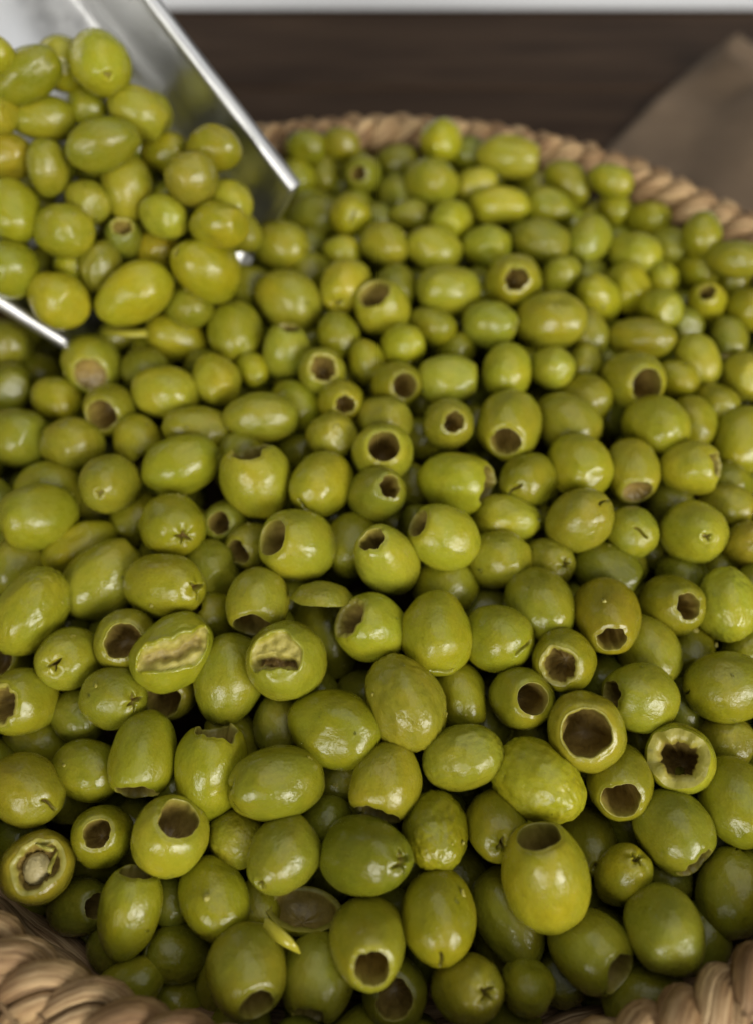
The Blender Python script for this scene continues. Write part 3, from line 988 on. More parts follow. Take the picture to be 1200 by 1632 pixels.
(-60.5,-35.2,91.8,9.28,1.25,0.471,0.261,-0.680,'H0','g',-0.88,0,"half-hidden mid-green pitted olive with open hole at seven o'clock from the broad torn-topped olive"),
(-77.9,-15.9,102.5,11.22,1.33,-1.445,-0.520,-1.279,'T3','g',-0.97,0,"mid-green olive with small scar at nine o'clock from the broad torn-topped olive"),
(-124.2,-1.5,96.7,10.48,1.27,0.721,-1.133,2.100,'P9','g',0.44,0,"smooth mid-green olive at seven o'clock from the flat sealed-end olive"),
(-148.3,6.2,91.9,12.09,1.27,-1.194,-0.630,-2.341,'P12','g',-0.88,0,"smooth mid-green olive at eight o'clock from the flat sealed-end olive"),
(-97.6,-0.7,96.9,9.47,1.27,-1.761,-0.509,-2.600,'H4','g',0.38,0,"mid-green pitted olive with open hole at five o'clock from the flat sealed-end olive"),
(-73.6,3.3,100.1,9.21,1.52,-1.218,-0.043,1.621,'T2','g',0.62,0,"mid-green olive with small scar at ten o'clock from the broad torn-topped olive"),
(-111.5,15.4,98.0,10.16,1.25,0.911,-0.239,0.097,'H1','g',0.30,0,"mid-green pitted olive with open hole at six o'clock from the long scoop-lip olive"),
(-136.6,25.5,92.7,9.13,1.27,1.182,1.386,0.474,'P1','g',0.74,0,"smooth mid-green olive at seven o'clock from the long scoop-lip olive"),
(-88.8,21.1,101.3,11.02,1.27,-1.491,0.827,-1.774,'P4','l',0.44,0,"smooth bright green olive at four o'clock from the flat sealed-end olive"),
(-123.7,41.0,97.5,12.33,1.25,0.455,-1.102,1.306,'HF0','g',-0.47,0,'olive with a flat sealed end just outside the scoop mouth'),
(-167.2,60.1,89.9,11.34,1.27,0.974,-0.285,1.050,'P7','d',0.50,0,"smooth dark green olive at nine o'clock from the flat sealed-end olive"),
(-162.0,39.3,85.6,10.70,1.27,0.238,0.918,-0.601,'P10','d',-0.07,0,"half-hidden smooth dark green olive at eight o'clock from the flat sealed-end olive"),
(-155.4,54.4,77.1,10.00,1.27,0.991,-0.463,1.014,'P13','d',0.47,0,"half-hidden smooth dark green olive at nine o'clock from the flat sealed-end olive"),
(-90.2,56.0,98.0,10.07,1.34,0.889,0.739,-2.079,'T1','y',0.80,0,"yellow-green olive with small scar at five o'clock from the long scoop-lip olive"),
(-103.6,52.7,87.9,9.95,1.27,-1.686,-0.872,-2.487,'P3','l',-0.41,0,"half-hidden smooth bright green olive at three o'clock from the flat sealed-end olive"),
(-69.6,27.6,102.0,9.55,1.27,1.517,-0.166,0.509,'P6','l',0.79,0,"smooth bright green olive at eleven o'clock from the broad torn-topped olive"),
(-64.5,54.2,102.2,11.28,1.27,1.764,-0.546,0.072,'S0','g',-0.10,0,"mid-green olive with star slit at seven o'clock from the scoop-corner slit olive"),
(-101.6,53.3,124.1,11.05,1.46,0.903,-1.100,2.654,'P9','y',0.18,1,'long yellow olive lying at the front lip of the scoop'),
(-132.2,51.7,122.9,11.31,1.27,-1.397,-0.391,-2.383,'P12','y',0.69,1,"smooth yellow-green olive at six o'clock from the deep yellow scoop olive"),
(-150.7,61.0,129.9,11.06,1.27,-0.728,-0.675,3.042,'P1','g',-0.97,1,"smooth mid-green olive at eight o'clock from the deep yellow scoop olive"),
(-128.6,72.7,139.2,10.86,1.27,-1.053,0.700,-1.794,'P4','y',-0.55,1,'deep yellow olive in the middle of the scoop'),
(-116.5,65.6,127.0,8.20,1.33,3.065,-0.841,-1.648,'P7','d',0.92,1,"smooth dark green olive at ten o'clock from the long scoop-lip olive"),
(-73.4,64.5,126.8,12.09,1.27,-0.744,0.007,1.891,'T0','y',0.12,1,"yellow-green olive with small scar at two o'clock from the long scoop-lip olive"),
(-66.7,71.8,142.7,9.76,1.27,1.282,-0.018,1.166,'P10','g',0.89,1,"smooth mid-green olive at five o'clock from the brownish scoop olive"),
(-90.1,79.9,140.8,8.69,1.27,1.426,0.480,0.879,'P13','l',-0.32,1,"smooth bright green olive at seven o'clock from the brownish scoop olive"),
(-83.4,59.0,112.5,8.48,1.27,1.075,1.042,0.855,'P2','g',-0.38,1,"half-hidden smooth mid-green olive at three o'clock from the long scoop-lip olive"),
(-96.3,80.1,124.5,8.35,1.27,1.009,-0.936,1.601,'P5','b',0.74,1,"half-hidden smooth brownish olive at one o'clock from the long scoop-lip olive"),
(-108.4,78.1,131.2,7.47,1.27,0.102,0.242,-0.224,'H4','d',-0.94,1,"half-hidden dark green pitted olive with open hole at twelve o'clock from the long scoop-lip olive"),
(-106.8,94.4,142.9,10.14,1.31,2.460,-0.246,-0.377,'T0','y',0.30,1,"yellow-green olive with small scar at nine o'clock from the brownish scoop olive"),
(-77.9,88.7,152.2,10.65,1.27,0.922,0.461,-0.079,'P8','b',-0.33,1,'brownish round olive in the scoop near its steel wall'),
(-69.8,103.5,155.0,8.94,1.27,-1.372,0.699,-1.689,'P11','g',0.80,1,"smooth mid-green olive at one o'clock from the brownish scoop olive"),
(-64.1,88.8,140.7,8.85,1.27,-1.244,-0.397,-2.691,'P0','l',0.57,1,"smooth bright green olive at four o'clock from the brownish scoop olive"),
(-92.4,113.3,146.9,8.99,1.27,0.816,-1.254,1.942,'P4','g',0.68,1,"smooth mid-green olive at ten o'clock from the brownish scoop olive"),
(-111.5,96.8,161.2,9.84,1.49,1.403,0.762,1.754,'P7','g',-0.55,1,"smooth mid-green olive at six o'clock from the topmost scoop olive"),
(-100.4,115.1,163.1,9.78,1.29,-2.219,-0.424,-1.497,'P10','y',-0.06,1,"smooth yellow-green olive at five o'clock from the topmost scoop olive"),
(-112.0,120.7,179.6,11.55,1.25,-1.081,-1.207,3.114,'T0','l',-0.31,1,'topmost olive in the scoop, with a ring-shaped scar'),
(-140.7,116.7,177.2,9.06,1.60,1.211,0.211,1.951,'P13','g',-0.71,1,"smooth mid-green olive at nine o'clock from the topmost scoop olive"),
(-131.7,133.3,173.3,10.60,1.27,-0.839,0.868,-2.170,'P2','l',0.67,1,"smooth bright green olive at nine o'clock from the topmost scoop olive"),
(-139.0,115.0,161.2,8.82,1.45,-1.275,-0.715,1.774,'T2','g',0.07,1,"mid-green olive with small scar at eight o'clock from the topmost scoop olive"),
(-123.0,123.8,161.4,8.07,1.27,-1.484,0.460,-2.603,'P5','g',-0.42,1,"smooth mid-green olive at seven o'clock from the topmost scoop olive"),
(-135.6,93.9,152.9,8.00,1.35,-0.341,-0.351,-0.844,'P8','g',-0.18,1,"smooth mid-green olive at eleven o'clock from the deep yellow scoop olive"),
(-154.4,102.7,152.7,9.71,1.27,-0.271,-1.267,2.927,'P11','b',0.52,1,"smooth brownish olive at eleven o'clock from the deep yellow scoop olive"),
(-149.7,80.2,142.6,11.02,1.27,1.493,0.535,0.305,'P0','l',-0.22,1,"smooth bright green olive at ten o'clock from the deep yellow scoop olive"),
(-121.8,87.9,141.9,8.69,1.27,1.168,0.713,0.406,'P3','g',0.22,1,"smooth mid-green olive at one o'clock from the deep yellow scoop olive"),
(-155.1,107.7,166.9,7.89,1.27,-1.353,0.217,-1.909,'P6','y',0.64,1,"smooth yellow-green olive at eight o'clock from the topmost scoop olive"),
(-149.5,115.1,186.5,6.31,1.27,-1.004,1.252,-1.372,'P9','y',-0.28,1,"smooth yellow-green olive at nine o'clock from the topmost scoop olive"),
(-130.3,70.4,124.0,6.73,1.27,-1.262,-0.186,-2.024,'P12','l',-0.09,1,"half-hidden smooth bright green olive at six o'clock from the deep yellow scoop olive"),
(-48.9,106.6,105.4,11.14,1.27,1.353,-0.867,1.422,'S3','y',-0.19,0,'olive with a vertical brown slit by the corner of the scoop'),
(-43.3,73.5,103.4,12.40,1.27,1.788,0.699,1.160,'P1','g',0.23,0,"smooth mid-green olive at six o'clock from the scoop-corner slit olive"),
(-18.3,78.7,106.9,10.71,1.27,1.470,-0.692,-0.236,'S3','y',0.70,0,"yellow-green olive with star slit at four o'clock from the scoop-corner slit olive"),
(-2.6,63.6,106.9,11.35,1.12,-0.391,0.042,1.817,'H1','y',-0.34,0,"yellow-green pitted olive with open hole at eleven o'clock from the smooth sideways olive"),
(3.1,82.6,102.6,9.30,1.27,1.537,-0.507,-0.001,'P5','d',0.06,0,"smooth dark green olive at eleven o'clock from the smooth sideways olive"),
(25.9,75.6,106.8,11.26,1.27,1.355,0.414,-1.425,'P8','y',-0.68,0,"smooth yellow-green olive at nine o'clock from the far round-holed olive"),
(-1.5,106.8,106.0,9.71,1.27,-1.259,0.888,-2.085,'P11','g',0.36,0,"smooth mid-green olive at five o'clock from the tiny-holed far olive"),
(20.4,104.4,105.8,10.20,1.27,-0.699,1.068,2.304,'P0','y',-0.34,0,"smooth yellow-green olive at six o'clock from the far bright round olive"),
(29.5,125.0,104.9,9.75,1.27,-1.290,0.206,2.837,'P3','l',-0.30,0,"smooth bright green olive at five o'clock from the far bright round olive"),
(44.9,107.8,104.8,9.14,1.27,0.911,-1.077,1.769,'P6','l',-0.86,0,"smooth bright green olive at eleven o'clock from the far round-holed olive"),
(-17.4,128.6,106.1,9.58,1.25,-0.472,0.861,-1.979,'T1','y',0.33,0,"yellow-green olive with small scar at seven o'clock from the tiny-holed far olive"),
(-34.0,139.6,97.3,10.83,1.27,-1.371,0.533,-1.709,'P9','d',0.20,0,"half-hidden smooth dark green olive at two o'clock from the scoop-corner slit olive"),
(-21.0,107.2,102.6,6.90,1.27,1.067,1.047,0.803,'P12','l',0.62,0,"smooth bright green olive at three o'clock from the scoop-corner slit olive"),
(-21.0,52.1,103.5,8.84,1.27,1.637,-0.423,0.264,'P1','g',-0.42,0,"smooth mid-green olive at five o'clock from the scoop-corner slit olive"),
(-42.2,42.3,104.2,9.69,1.24,-0.555,-0.021,-0.245,'HA1','l',-0.88,0,"bright green olive with cut-open end at six o'clock from the scoop-corner slit olive"),
(-26.9,28.5,105.5,9.70,1.25,0.490,-0.335,0.796,'H4','g',-0.12,0,"mid-green pitted olive with open hole at eleven o'clock from the oval-holed olive"),
(-18.7,13.7,104.2,9.00,1.25,0.663,-0.524,0.815,'H2','y',0.48,0,"yellow-green pitted olive with open hole at eleven o'clock from the oval-holed olive"),
(-8.9,36.6,102.2,7.55,1.30,2.222,-0.274,0.231,'P4','g',0.40,0,"smooth mid-green olive at nine o'clock from the smooth sideways olive"),
(5.9,43.4,105.2,9.10,1.27,0.569,-0.351,1.346,'P7','l',-0.15,0,"smooth bright green olive at ten o'clock from the smooth sideways olive"),
(2.5,22.7,103.6,9.89,1.25,-0.410,0.667,-1.714,'H5','g',0.48,0,"mid-green pitted olive with open hole at nine o'clock from the smooth sideways olive"),
(23.1,24.8,105.4,9.85,1.35,1.324,-0.985,1.649,'P10','l',-0.67,0,'smooth bright olive lying sideways above a dark-holed olive'),
(22.0,0.1,107.5,9.72,1.25,0.172,0.614,-1.086,'H2','g',0.09,0,"mid-green pitted olive with open hole at six o'clock from the smooth sideways olive"),
(18.1,57.1,104.2,8.11,1.27,-1.459,0.870,-2.055,'P13','g',-0.02,0,"smooth mid-green olive at eleven o'clock from the smooth sideways olive"),
(28.0,51.2,95.3,7.45,1.27,-0.541,-0.851,3.052,'P2','g',-0.35,0,"half-hidden smooth mid-green olive at twelve o'clock from the smooth sideways olive"),
(-2.7,6.3,101.8,10.20,1.27,0.904,-0.172,0.991,'P6','g',0.16,0,"smooth mid-green olive at twelve o'clock from the oval-holed olive"),
(-49.7,5.5,104.9,9.59,1.50,-1.757,1.405,-1.729,'T1','g',-0.34,0,"mid-green olive with small scar at twelve o'clock from the broad torn-topped olive"),
(-37.5,18.0,97.8,9.79,1.27,-0.252,1.419,-1.207,'P9','g',-0.99,0,"smooth mid-green olive at one o'clock from the broad torn-topped olive"),
(-22.4,-2.5,103.1,9.53,1.27,-0.816,0.124,-2.307,'P12','g',0.58,0,"half-hidden smooth mid-green olive at ten o'clock from the oval-holed olive"),
(-56.0,36.2,98.9,6.80,1.27,-1.337,-0.296,-2.787,'T0','y',-0.43,0,"half-hidden yellow-green olive with small scar at twelve o'clock from the broad torn-topped olive"),
(-48.8,-24.0,104.3,12.91,1.15,-0.203,0.656,1.589,'HA2','l',0.62,0,'broad light olive with a torn rim of skin at its top'),
(-24.8,-26.1,105.3,10.99,1.27,1.282,0.577,-0.618,'T3','y',-0.07,0,"yellow-green olive with small scar at three o'clock from the broad torn-topped olive"),
(-2.9,-12.7,105.9,11.28,1.25,-0.426,-0.145,2.904,'H5','y',-0.46,0,'olive with a wide oval hole facing up, in the middle of the heap'),
(-5.0,-31.0,105.5,9.96,1.50,-0.121,-0.513,2.567,'H2','g',-0.88,0,"mid-green pitted olive with open hole at six o'clock from the oval-holed olive"),
(24.3,-24.4,103.1,11.59,1.25,-1.344,0.675,-1.774,'HA2','l',-0.49,0,'broad light green olive with a blunt cut end'),
(-32.2,-51.9,104.3,12.77,1.12,-0.751,0.129,1.976,'H5','y',-0.75,0,'round yellow olive whose hole opens sideways towards the scoop'),
(-2.0,-57.9,104.5,10.60,1.50,0.356,0.045,-1.738,'H2','l',-0.33,0,'egg-shaped bright olive with a tilted hole near its top'),
(17.8,-49.8,106.2,11.18,1.18,-0.256,0.917,2.685,'H0','y',-0.83,0,'ochre-green olive with a hole at its upper scoop-facing corner'),
(-13.5,-46.5,96.0,9.93,1.27,-1.183,1.402,-2.886,'P1','g',-0.17,0,"half-hidden smooth mid-green olive at ten o'clock from the egg-shaped holed olive"),
(37.3,-52.9,96.1,10.47,1.27,-0.864,-0.518,-2.269,'P4','g',0.03,0,"smooth mid-green olive at four o'clock from the ochre corner-holed olive"),
(-50.6,-45.9,94.5,8.07,1.27,0.549,0.814,-1.370,'H3','g',0.64,0,"half-hidden mid-green pitted olive with open hole at nine o'clock from the sideways-holed yellow olive"),
(10.5,4.9,91.5,9.16,1.27,0.853,-0.521,1.383,'P7','d',0.54,0,"half-hidden smooth dark green olive at two o'clock from the oval-holed olive"),
(-36.6,0.6,87.8,9.99,1.27,0.944,-0.017,0.981,'P10','d',0.40,0,"half-hidden smooth dark green olive at two o'clock from the broad torn-topped olive"),
(45.3,1.5,104.9,12.49,1.34,-0.857,0.905,-2.785,'H0','y',-0.06,0,'plump yellow olive with a round hole at its lower edge'),
(78.9,24.9,93.8,11.13,1.27,0.135,0.977,-0.986,'P13','g',0.27,0,"half-hidden smooth mid-green olive at eight o'clock from the crescent-holed olive"),
(69.5,7.9,98.1,11.61,1.27,0.939,1.440,-0.023,'P2','g',0.09,0,"smooth mid-green olive at three o'clock from the plump low-holed olive"),
(69.9,-16.0,102.6,11.27,1.27,0.802,-1.251,1.094,'P5','l',0.27,0,"smooth bright green olive at four o'clock from the plump low-holed olive"),
(51.3,-21.6,100.8,10.25,1.27,-0.571,0.885,-2.950,'T1','g',-0.07,0,"mid-green olive with small scar at five o'clock from the plump low-holed olive"),
(90.4,-16.6,100.3,9.89,1.50,1.409,-0.150,-0.007,'HF0','y',0.49,0,"yellow-green olive with sealed end at nine o'clock from the notched olive"),
(103.3,5.0,100.0,11.44,1.27,-0.486,-1.093,2.552,'P8','y',-0.35,0,"smooth yellow-green olive at five o'clock from the crescent-holed olive"),
(122.4,13.2,93.2,8.89,1.27,1.421,1.163,0.040,'P11','g',0.19,0,"smooth mid-green olive at twelve o'clock from the notched olive"),
(112.6,-16.0,100.8,10.37,1.15,0.845,-0.843,1.728,'HA2','y',0.03,0,'yellow olive with a notched bite-like end'),
(140.5,4.6,91.1,11.61,1.27,-1.709,-0.212,2.792,'P0','l',0.46,0,"smooth bright green olive at two o'clock from the notched olive"),
(41.9,-36.9,98.1,9.10,1.35,-1.404,-0.097,-1.804,'S2','l',-0.00,0,"bright green olive with star slit at four o'clock from the broad blunt-ended olive"),
(66.6,-41.6,103.6,11.06,1.15,-0.305,-0.551,-2.324,'T3','g',0.77,0,"mid-green olive with small scar at eleven o'clock from the brownish teardrop-holed olive"),
(85.8,-42.9,98.0,9.47,1.25,-0.446,-0.361,2.589,'T1','l',-0.55,0,"bright green olive with small scar at nine o'clock from the scar-faced olive"),
(108.3,-43.3,99.2,11.49,1.25,-0.671,-0.090,2.919,'T2','y',-0.82,0,'large yellow-green olive with a crinkled scar on its face'),
(125.8,-28.3,93.7,8.28,1.27,1.352,-0.771,1.170,'P3','g',0.90,0,"smooth mid-green olive at two o'clock from the scar-faced olive"),
(129.2,-45.9,94.4,8.74,1.27,-0.292,0.074,-2.826,'T3','b',-0.11,0,"brownish olive with small scar at three o'clock from the scar-faced olive"),
(97.5,-41.1,80.8,7.45,1.27,0.073,-0.533,1.538,'P7','d',0.64,0,"half-hidden smooth dark green olive at eight o'clock from the scar-faced olive"),
(55.5,-52.6,93.4,8.94,1.27,-0.694,-0.208,-2.680,'S1','g',0.09,0,"half-hidden mid-green olive with star slit at ten o'clock from the brownish teardrop-holed olive"),
(76.7,-56.1,93.6,9.80,1.33,1.453,-0.685,1.078,'P10','d',-0.22,0,"smooth dark green olive at twelve o'clock from the brownish teardrop-holed olive"),
(105.3,-54.3,84.3,10.10,1.27,0.512,0.015,-0.084,'P13','d',-0.97,0,"half-hidden smooth dark green olive at seven o'clock from the scar-faced olive"),
(130.4,-13.6,87.4,9.11,1.27,-0.741,0.471,-2.418,'P2','g',-0.71,0,"half-hidden smooth mid-green olive at four o'clock from the notched olive"),
(120.9,-49.6,80.3,9.31,1.27,0.526,-0.068,-0.131,'P5','d',0.86,0,"half-hidden smooth dark green olive at five o'clock from the scar-faced olive"),
(54.3,81.6,106.3,12.30,1.25,0.117,-0.781,1.319,'H2','y',0.10,0,'small yellow-green olive with a dark round hole facing the viewer, past the centre'),
(76.4,91.4,101.4,8.25,1.27,0.075,0.543,-0.294,'P8','g',-0.80,0,"smooth mid-green olive at twelve o'clock from the twin-highlight yellow olive"),
(68.4,59.0,104.1,12.60,1.27,0.788,0.621,0.536,'P11','y',-0.05,0,'large plain yellow olive with two soft highlights side by side'),
(42.4,56.8,104.8,9.71,1.27,-0.560,1.174,-1.112,'S0','l',-0.88,0,"bright green olive with star slit at seven o'clock from the far round-holed olive"),
(91.7,78.0,99.5,9.89,1.27,0.420,0.106,-1.909,'P0','l',0.26,0,"smooth bright green olive at two o'clock from the twin-highlight yellow olive"),
(86.6,60.3,96.3,8.82,1.27,2.003,0.923,0.215,'P3','g',0.16,0,"smooth mid-green olive at four o'clock from the twin-highlight yellow olive"),
(107.8,88.7,97.2,9.90,1.27,1.605,0.409,0.197,'P6','y',0.19,0,"smooth yellow-green olive at two o'clock from the twin-highlight yellow olive"),
(114.2,109.9,98.6,10.37,1.27,1.451,-0.302,0.623,'P9','l',-0.46,0,"smooth bright green olive at twelve o'clock from the crescent-holed olive"),
(134.7,122.3,92.4,9.44,1.27,-1.513,0.356,-2.482,'P12','l',0.16,0,"smooth bright green olive at one o'clock from the crescent-holed olive"),
(144.4,114.9,105.9,8.83,1.27,1.986,-0.687,-0.337,'P1','g',-0.14,0,"smooth mid-green olive at one o'clock from the crescent-holed olive"),
(92.5,115.0,101.7,10.06,1.27,3.062,1.176,0.944,'P4','l',-0.88,0,"smooth bright green olive at two o'clock from the far round-holed olive"),
(70.4,111.3,103.9,10.19,1.30,1.693,0.595,1.197,'P8','g',-0.39,0,"smooth mid-green olive at one o'clock from the far round-holed olive"),
(78.1,140.7,101.1,9.37,1.32,1.961,-1.268,0.753,'P11','g',-0.83,0,"smooth mid-green olive at five o'clock from the back-rim long olive"),
(54.0,140.6,102.9,8.89,1.60,-1.386,0.721,-1.646,'P0','l',0.55,0,"smooth bright green olive at six o'clock from the back-rim long olive"),
(145.1,106.0,92.2,8.27,1.27,-1.003,-0.035,-2.482,'P3','y',-0.37,0,"smooth yellow-green olive at one o'clock from the crescent-holed olive"),
(155.9,97.3,105.5,8.38,1.47,1.318,0.377,1.022,'P6','g',0.02,0,"smooth mid-green olive at two o'clock from the twin-highlight yellow olive"),
(142.4,81.0,95.0,8.75,1.50,-0.383,-0.392,1.663,'H2','l',0.94,0,"bright green pitted olive with open hole at one o'clock from the crescent-holed olive"),
(160.2,76.8,94.9,9.70,1.27,-0.832,0.073,-3.085,'P9','g',0.39,0,"smooth mid-green olive at two o'clock from the crescent-holed olive"),
(118.3,71.5,99.5,8.93,1.27,0.235,0.849,-0.889,'P12','l',-0.42,0,"smooth bright green olive at three o'clock from the twin-highlight yellow olive"),
(125.4,94.6,95.1,7.38,1.27,0.186,-0.099,-1.444,'T3','l',-0.51,0,"bright green olive with small scar at one o'clock from the crescent-holed olive"),
(107.3,54.0,99.3,8.71,1.60,-0.881,-1.228,-2.594,'P1','g',0.83,0,"smooth mid-green olive at twelve o'clock from the crescent-holed olive"),
(130.7,44.4,95.5,8.66,1.41,-2.564,-0.997,-1.820,'P4','y',0.01,0,"smooth yellow-green olive at three o'clock from the crescent-holed olive"),
(148.1,60.6,92.9,7.81,1.28,-2.085,-0.167,-2.979,'HA0','g',-0.88,0,"mid-green olive with cut-open end at two o'clock from the crescent-holed olive"),
(98.4,29.8,100.1,11.43,1.50,-0.193,0.909,-1.621,'H3','y',-0.04,0,'yellow olive with a dark crescent hole on its side'),
(120.1,34.9,94.3,7.83,1.27,1.568,0.784,0.826,'P7','g',0.74,0,"smooth mid-green olive at three o'clock from the crescent-holed olive"),
(150.0,38.7,92.5,10.41,1.27,0.757,0.022,-0.068,'P10','l',0.57,0,"smooth bright green olive at one o'clock from the notched olive"),
(133.8,23.4,93.3,8.47,1.27,-0.575,0.834,-2.225,'P13','g',0.95,0,"smooth mid-green olive at one o'clock from the notched olive"),
(65.7,33.9,102.4,8.47,1.27,-0.670,-0.538,3.069,'P2','l',-0.33,0,"smooth bright green olive at six o'clock from the twin-highlight yellow olive"),
(82.2,43.3,94.9,7.06,1.35,2.578,-0.705,-1.052,'P5','g',0.22,0,"smooth mid-green olive at ten o'clock from the crescent-holed olive"),
(47.7,31.8,103.4,10.02,1.27,-1.459,0.936,3.114,'P9','l',-0.31,0,"smooth bright green olive at twelve o'clock from the plump low-holed olive"),
(130.5,70.8,90.5,8.58,1.27,0.799,0.216,-0.073,'P12','g',-0.88,0,"half-hidden smooth mid-green olive at one o'clock from the crescent-holed olive"),
(152.3,77.6,80.8,8.27,1.27,-0.209,-0.792,1.855,'P1','d',-0.45,0,"half-hidden smooth dark green olive at two o'clock from the crescent-holed olive"),
(-12.4,166.0,102.5,9.50,1.25,-0.086,0.936,-1.841,'H2','g',-0.74,0,'small far olive with a tiny central hole near the back rim'),
(21.4,153.6,106.4,11.60,1.27,1.235,0.741,0.420,'P4','y',-0.73,0,'bright round yellow olive near the back of the heap'),
(26.7,180.8,111.4,10.51,1.27,-0.018,1.317,-1.661,'P7','l',0.40,0,"smooth bright green olive at one o'clock from the far bright round olive"),
(-40.2,178.9,109.2,8.43,1.27,1.448,0.324,1.342,'P10','g',-0.70,0,"smooth mid-green olive at ten o'clock from the tiny-holed far olive"),
(-23.9,183.6,107.7,8.19,1.27,-1.230,-0.862,-2.203,'P13','g',0.80,0,"smooth mid-green olive at eleven o'clock from the tiny-holed far olive"),
(-31.9,175.8,96.6,8.08,1.27,2.454,-1.039,-0.772,'P2','g',-0.06,0,"smooth mid-green olive at nine o'clock from the tiny-holed far olive"),
(-45.4,169.9,98.1,9.26,1.27,1.336,0.969,0.126,'P5','g',-0.64,0,"smooth mid-green olive at one o'clock from the scoop-corner slit olive"),
(5.1,180.7,99.9,8.66,1.27,-1.339,0.648,-1.724,'P8','d',0.29,0,"smooth dark green olive at two o'clock from the tiny-holed far olive"),
(5.2,158.9,94.6,10.33,1.27,1.504,-0.310,0.288,'P11','d',-0.13,0,"smooth dark green olive at eight o'clock from the far bright round olive"),
(43.6,158.6,101.5,8.34,1.33,1.121,-0.424,1.791,'P0','l',0.36,0,"smooth bright green olive at eight o'clock from the back-rim long olive"),
(10.8,135.6,100.8,7.72,1.31,1.468,0.675,1.396,'P3','g',-0.18,0,"half-hidden smooth mid-green olive at seven o'clock from the far bright round olive"),
(-6.1,139.1,95.8,7.85,1.27,-1.131,-0.953,-2.292,'P6','d',-0.66,0,"half-hidden smooth dark green olive at five o'clock from the tiny-holed far olive"),
(60.8,170.9,108.8,10.13,1.60,-1.125,1.437,-1.384,'P10','l',0.78,0,'long light olive lying sideways against the back rim'),
(89.1,160.2,101.4,9.50,1.34,1.967,-0.041,0.885,'P13','g',0.13,0,"smooth mid-green olive at four o'clock from the back-rim long olive"),
(107.3,150.0,109.7,7.41,1.48,1.686,0.615,1.145,'P2','y',-0.42,0,"smooth yellow-green olive at three o'clock from the back-rim long olive"),
(111.7,148.3,96.4,7.42,1.27,1.831,-0.100,0.267,'P5','l',0.12,0,"smooth bright green olive at four o'clock from the back-rim long olive"),
(126.5,139.1,96.3,9.06,1.27,0.444,0.945,-0.479,'P8','g',0.06,0,"smooth mid-green olive at one o'clock from the twin-highlight yellow olive"),
(75.8,169.3,92.4,8.44,1.27,1.202,0.179,0.912,'P11','g',0.27,0,"half-hidden smooth mid-green olive at five o'clock from the back-rim long olive"),
(41.4,183.2,102.7,8.61,1.27,-1.312,0.442,-1.845,'P0','d',-0.92,0,"half-hidden smooth dark green olive at nine o'clock from the back-rim long olive"),
(39.6,88.1,96.9,8.84,1.27,-1.400,-1.092,2.893,'P3','d',-0.16,0,"half-hidden smooth dark green olive at nine o'clock from the far round-holed olive"),
(11.2,25.0,91.0,8.10,1.27,0.965,0.243,0.775,'P6','d',0.59,0,"half-hidden smooth dark green olive at eight o'clock from the smooth sideways olive"),
(66.1,36.4,79.0,9.61,1.27,0.685,0.506,0.075,'P9','d',0.69,0,"half-hidden smooth dark green olive at two o'clock from the plump low-holed olive"),
(91.9,25.0,82.3,9.40,1.27,0.656,0.416,-0.051,'P12','d',-0.82,0,"half-hidden smooth dark green olive at seven o'clock from the crescent-holed olive"),
(107.2,-21.7,85.5,9.17,1.27,-0.600,0.085,-2.928,'P1','d',0.02,0,"half-hidden smooth dark green olive at seven o'clock from the notched olive"),
]

GROUPS = ("green olives heaped in the basket", "green olives held in the scoop")
occupied = []
for (x, y, z, b, ar, rx, ry, rz, shape, ck, hv, place, label) in ROWS:
    skin, cav = SHAPES[shape]
    o = bpy.data.objects.new("olive", skin)
    col.objects.link(o)
    o.location = (x / 1000, y / 1000, z / 1000)
    o.rotation_euler = (rx, ry, rz)
    b /= 1000
    o.scale = (b, b, b * ar)
    c = COL[ck]
    vv = 1 + 0.10 * math.sin(hv * 37.0)
    o.color = (c[0] * vv * (1 + 0.09 * hv), c[1] * vv * (1 + 0.03 * hv), c[2] * 0.85 * vv * (1 + 0.25 * math.sin(hv * 91.0)), 1)
    tag(o, label, "olive", GROUPS[place])
    if cav is not None:
        q = bpy.data.objects.new("hollow" if shape[0] in 'BC' else "pit_cavity", cav)
        col.objects.link(q)
        q.parent = o
    occupied.append((x / 1000, y / 1000, z / 1000, b * (0.5 + 0.5 * ar)))
    if shape == 'X1':
        pg = closed_olive("plug", 5, 0.0, wrinkle_fn(3, 0.12), 40, 28)
        pm = simple("pale_plug", (0.36, 0.30, 0.13), 0.5)
        pg.materials.append(pm.m)
        q = link("plug", pg, o)
        q.location, q.scale = (-0.02, -0.05, 0.40), (0.36, 0.44, 0.26)
        # two torn flaps of flesh standing at the edge
        for (ax, ay, rot, l_) in ((0.36, 0.10, 0.2, 0.62), (0.10, 0.46, 1.7, 0.55)):
            V, Fc = [], []
            for i in range(9):
                t = i / 8
                for j in range(3):
                    V.append(((t - 0.5) * l_, (j - 1) * 0.055 * (1.2 - t) + 0.05 * math.sin(5 * t), 0.05 * math.sin(6 * t + j) + 0.10 * math.sin(math.pi * t)))
            for i in range(8):
                for j in range(2):
                    Fc.append((i * 3 + j, i * 3 + j + 3, i * 3 + j + 4, i * 3 + j + 1))
            fme = mesh("flap", V, Fc)
            fm = link("flap", fme, o, [CAV])
            fm.location, fm.rotation_euler = (ax, ay, 0.72), (0.2, 0.3, rot + 1.2)
            sm = fm.modifiers.new("thick", 'SOLIDIFY')
            sm.thickness = 0.05

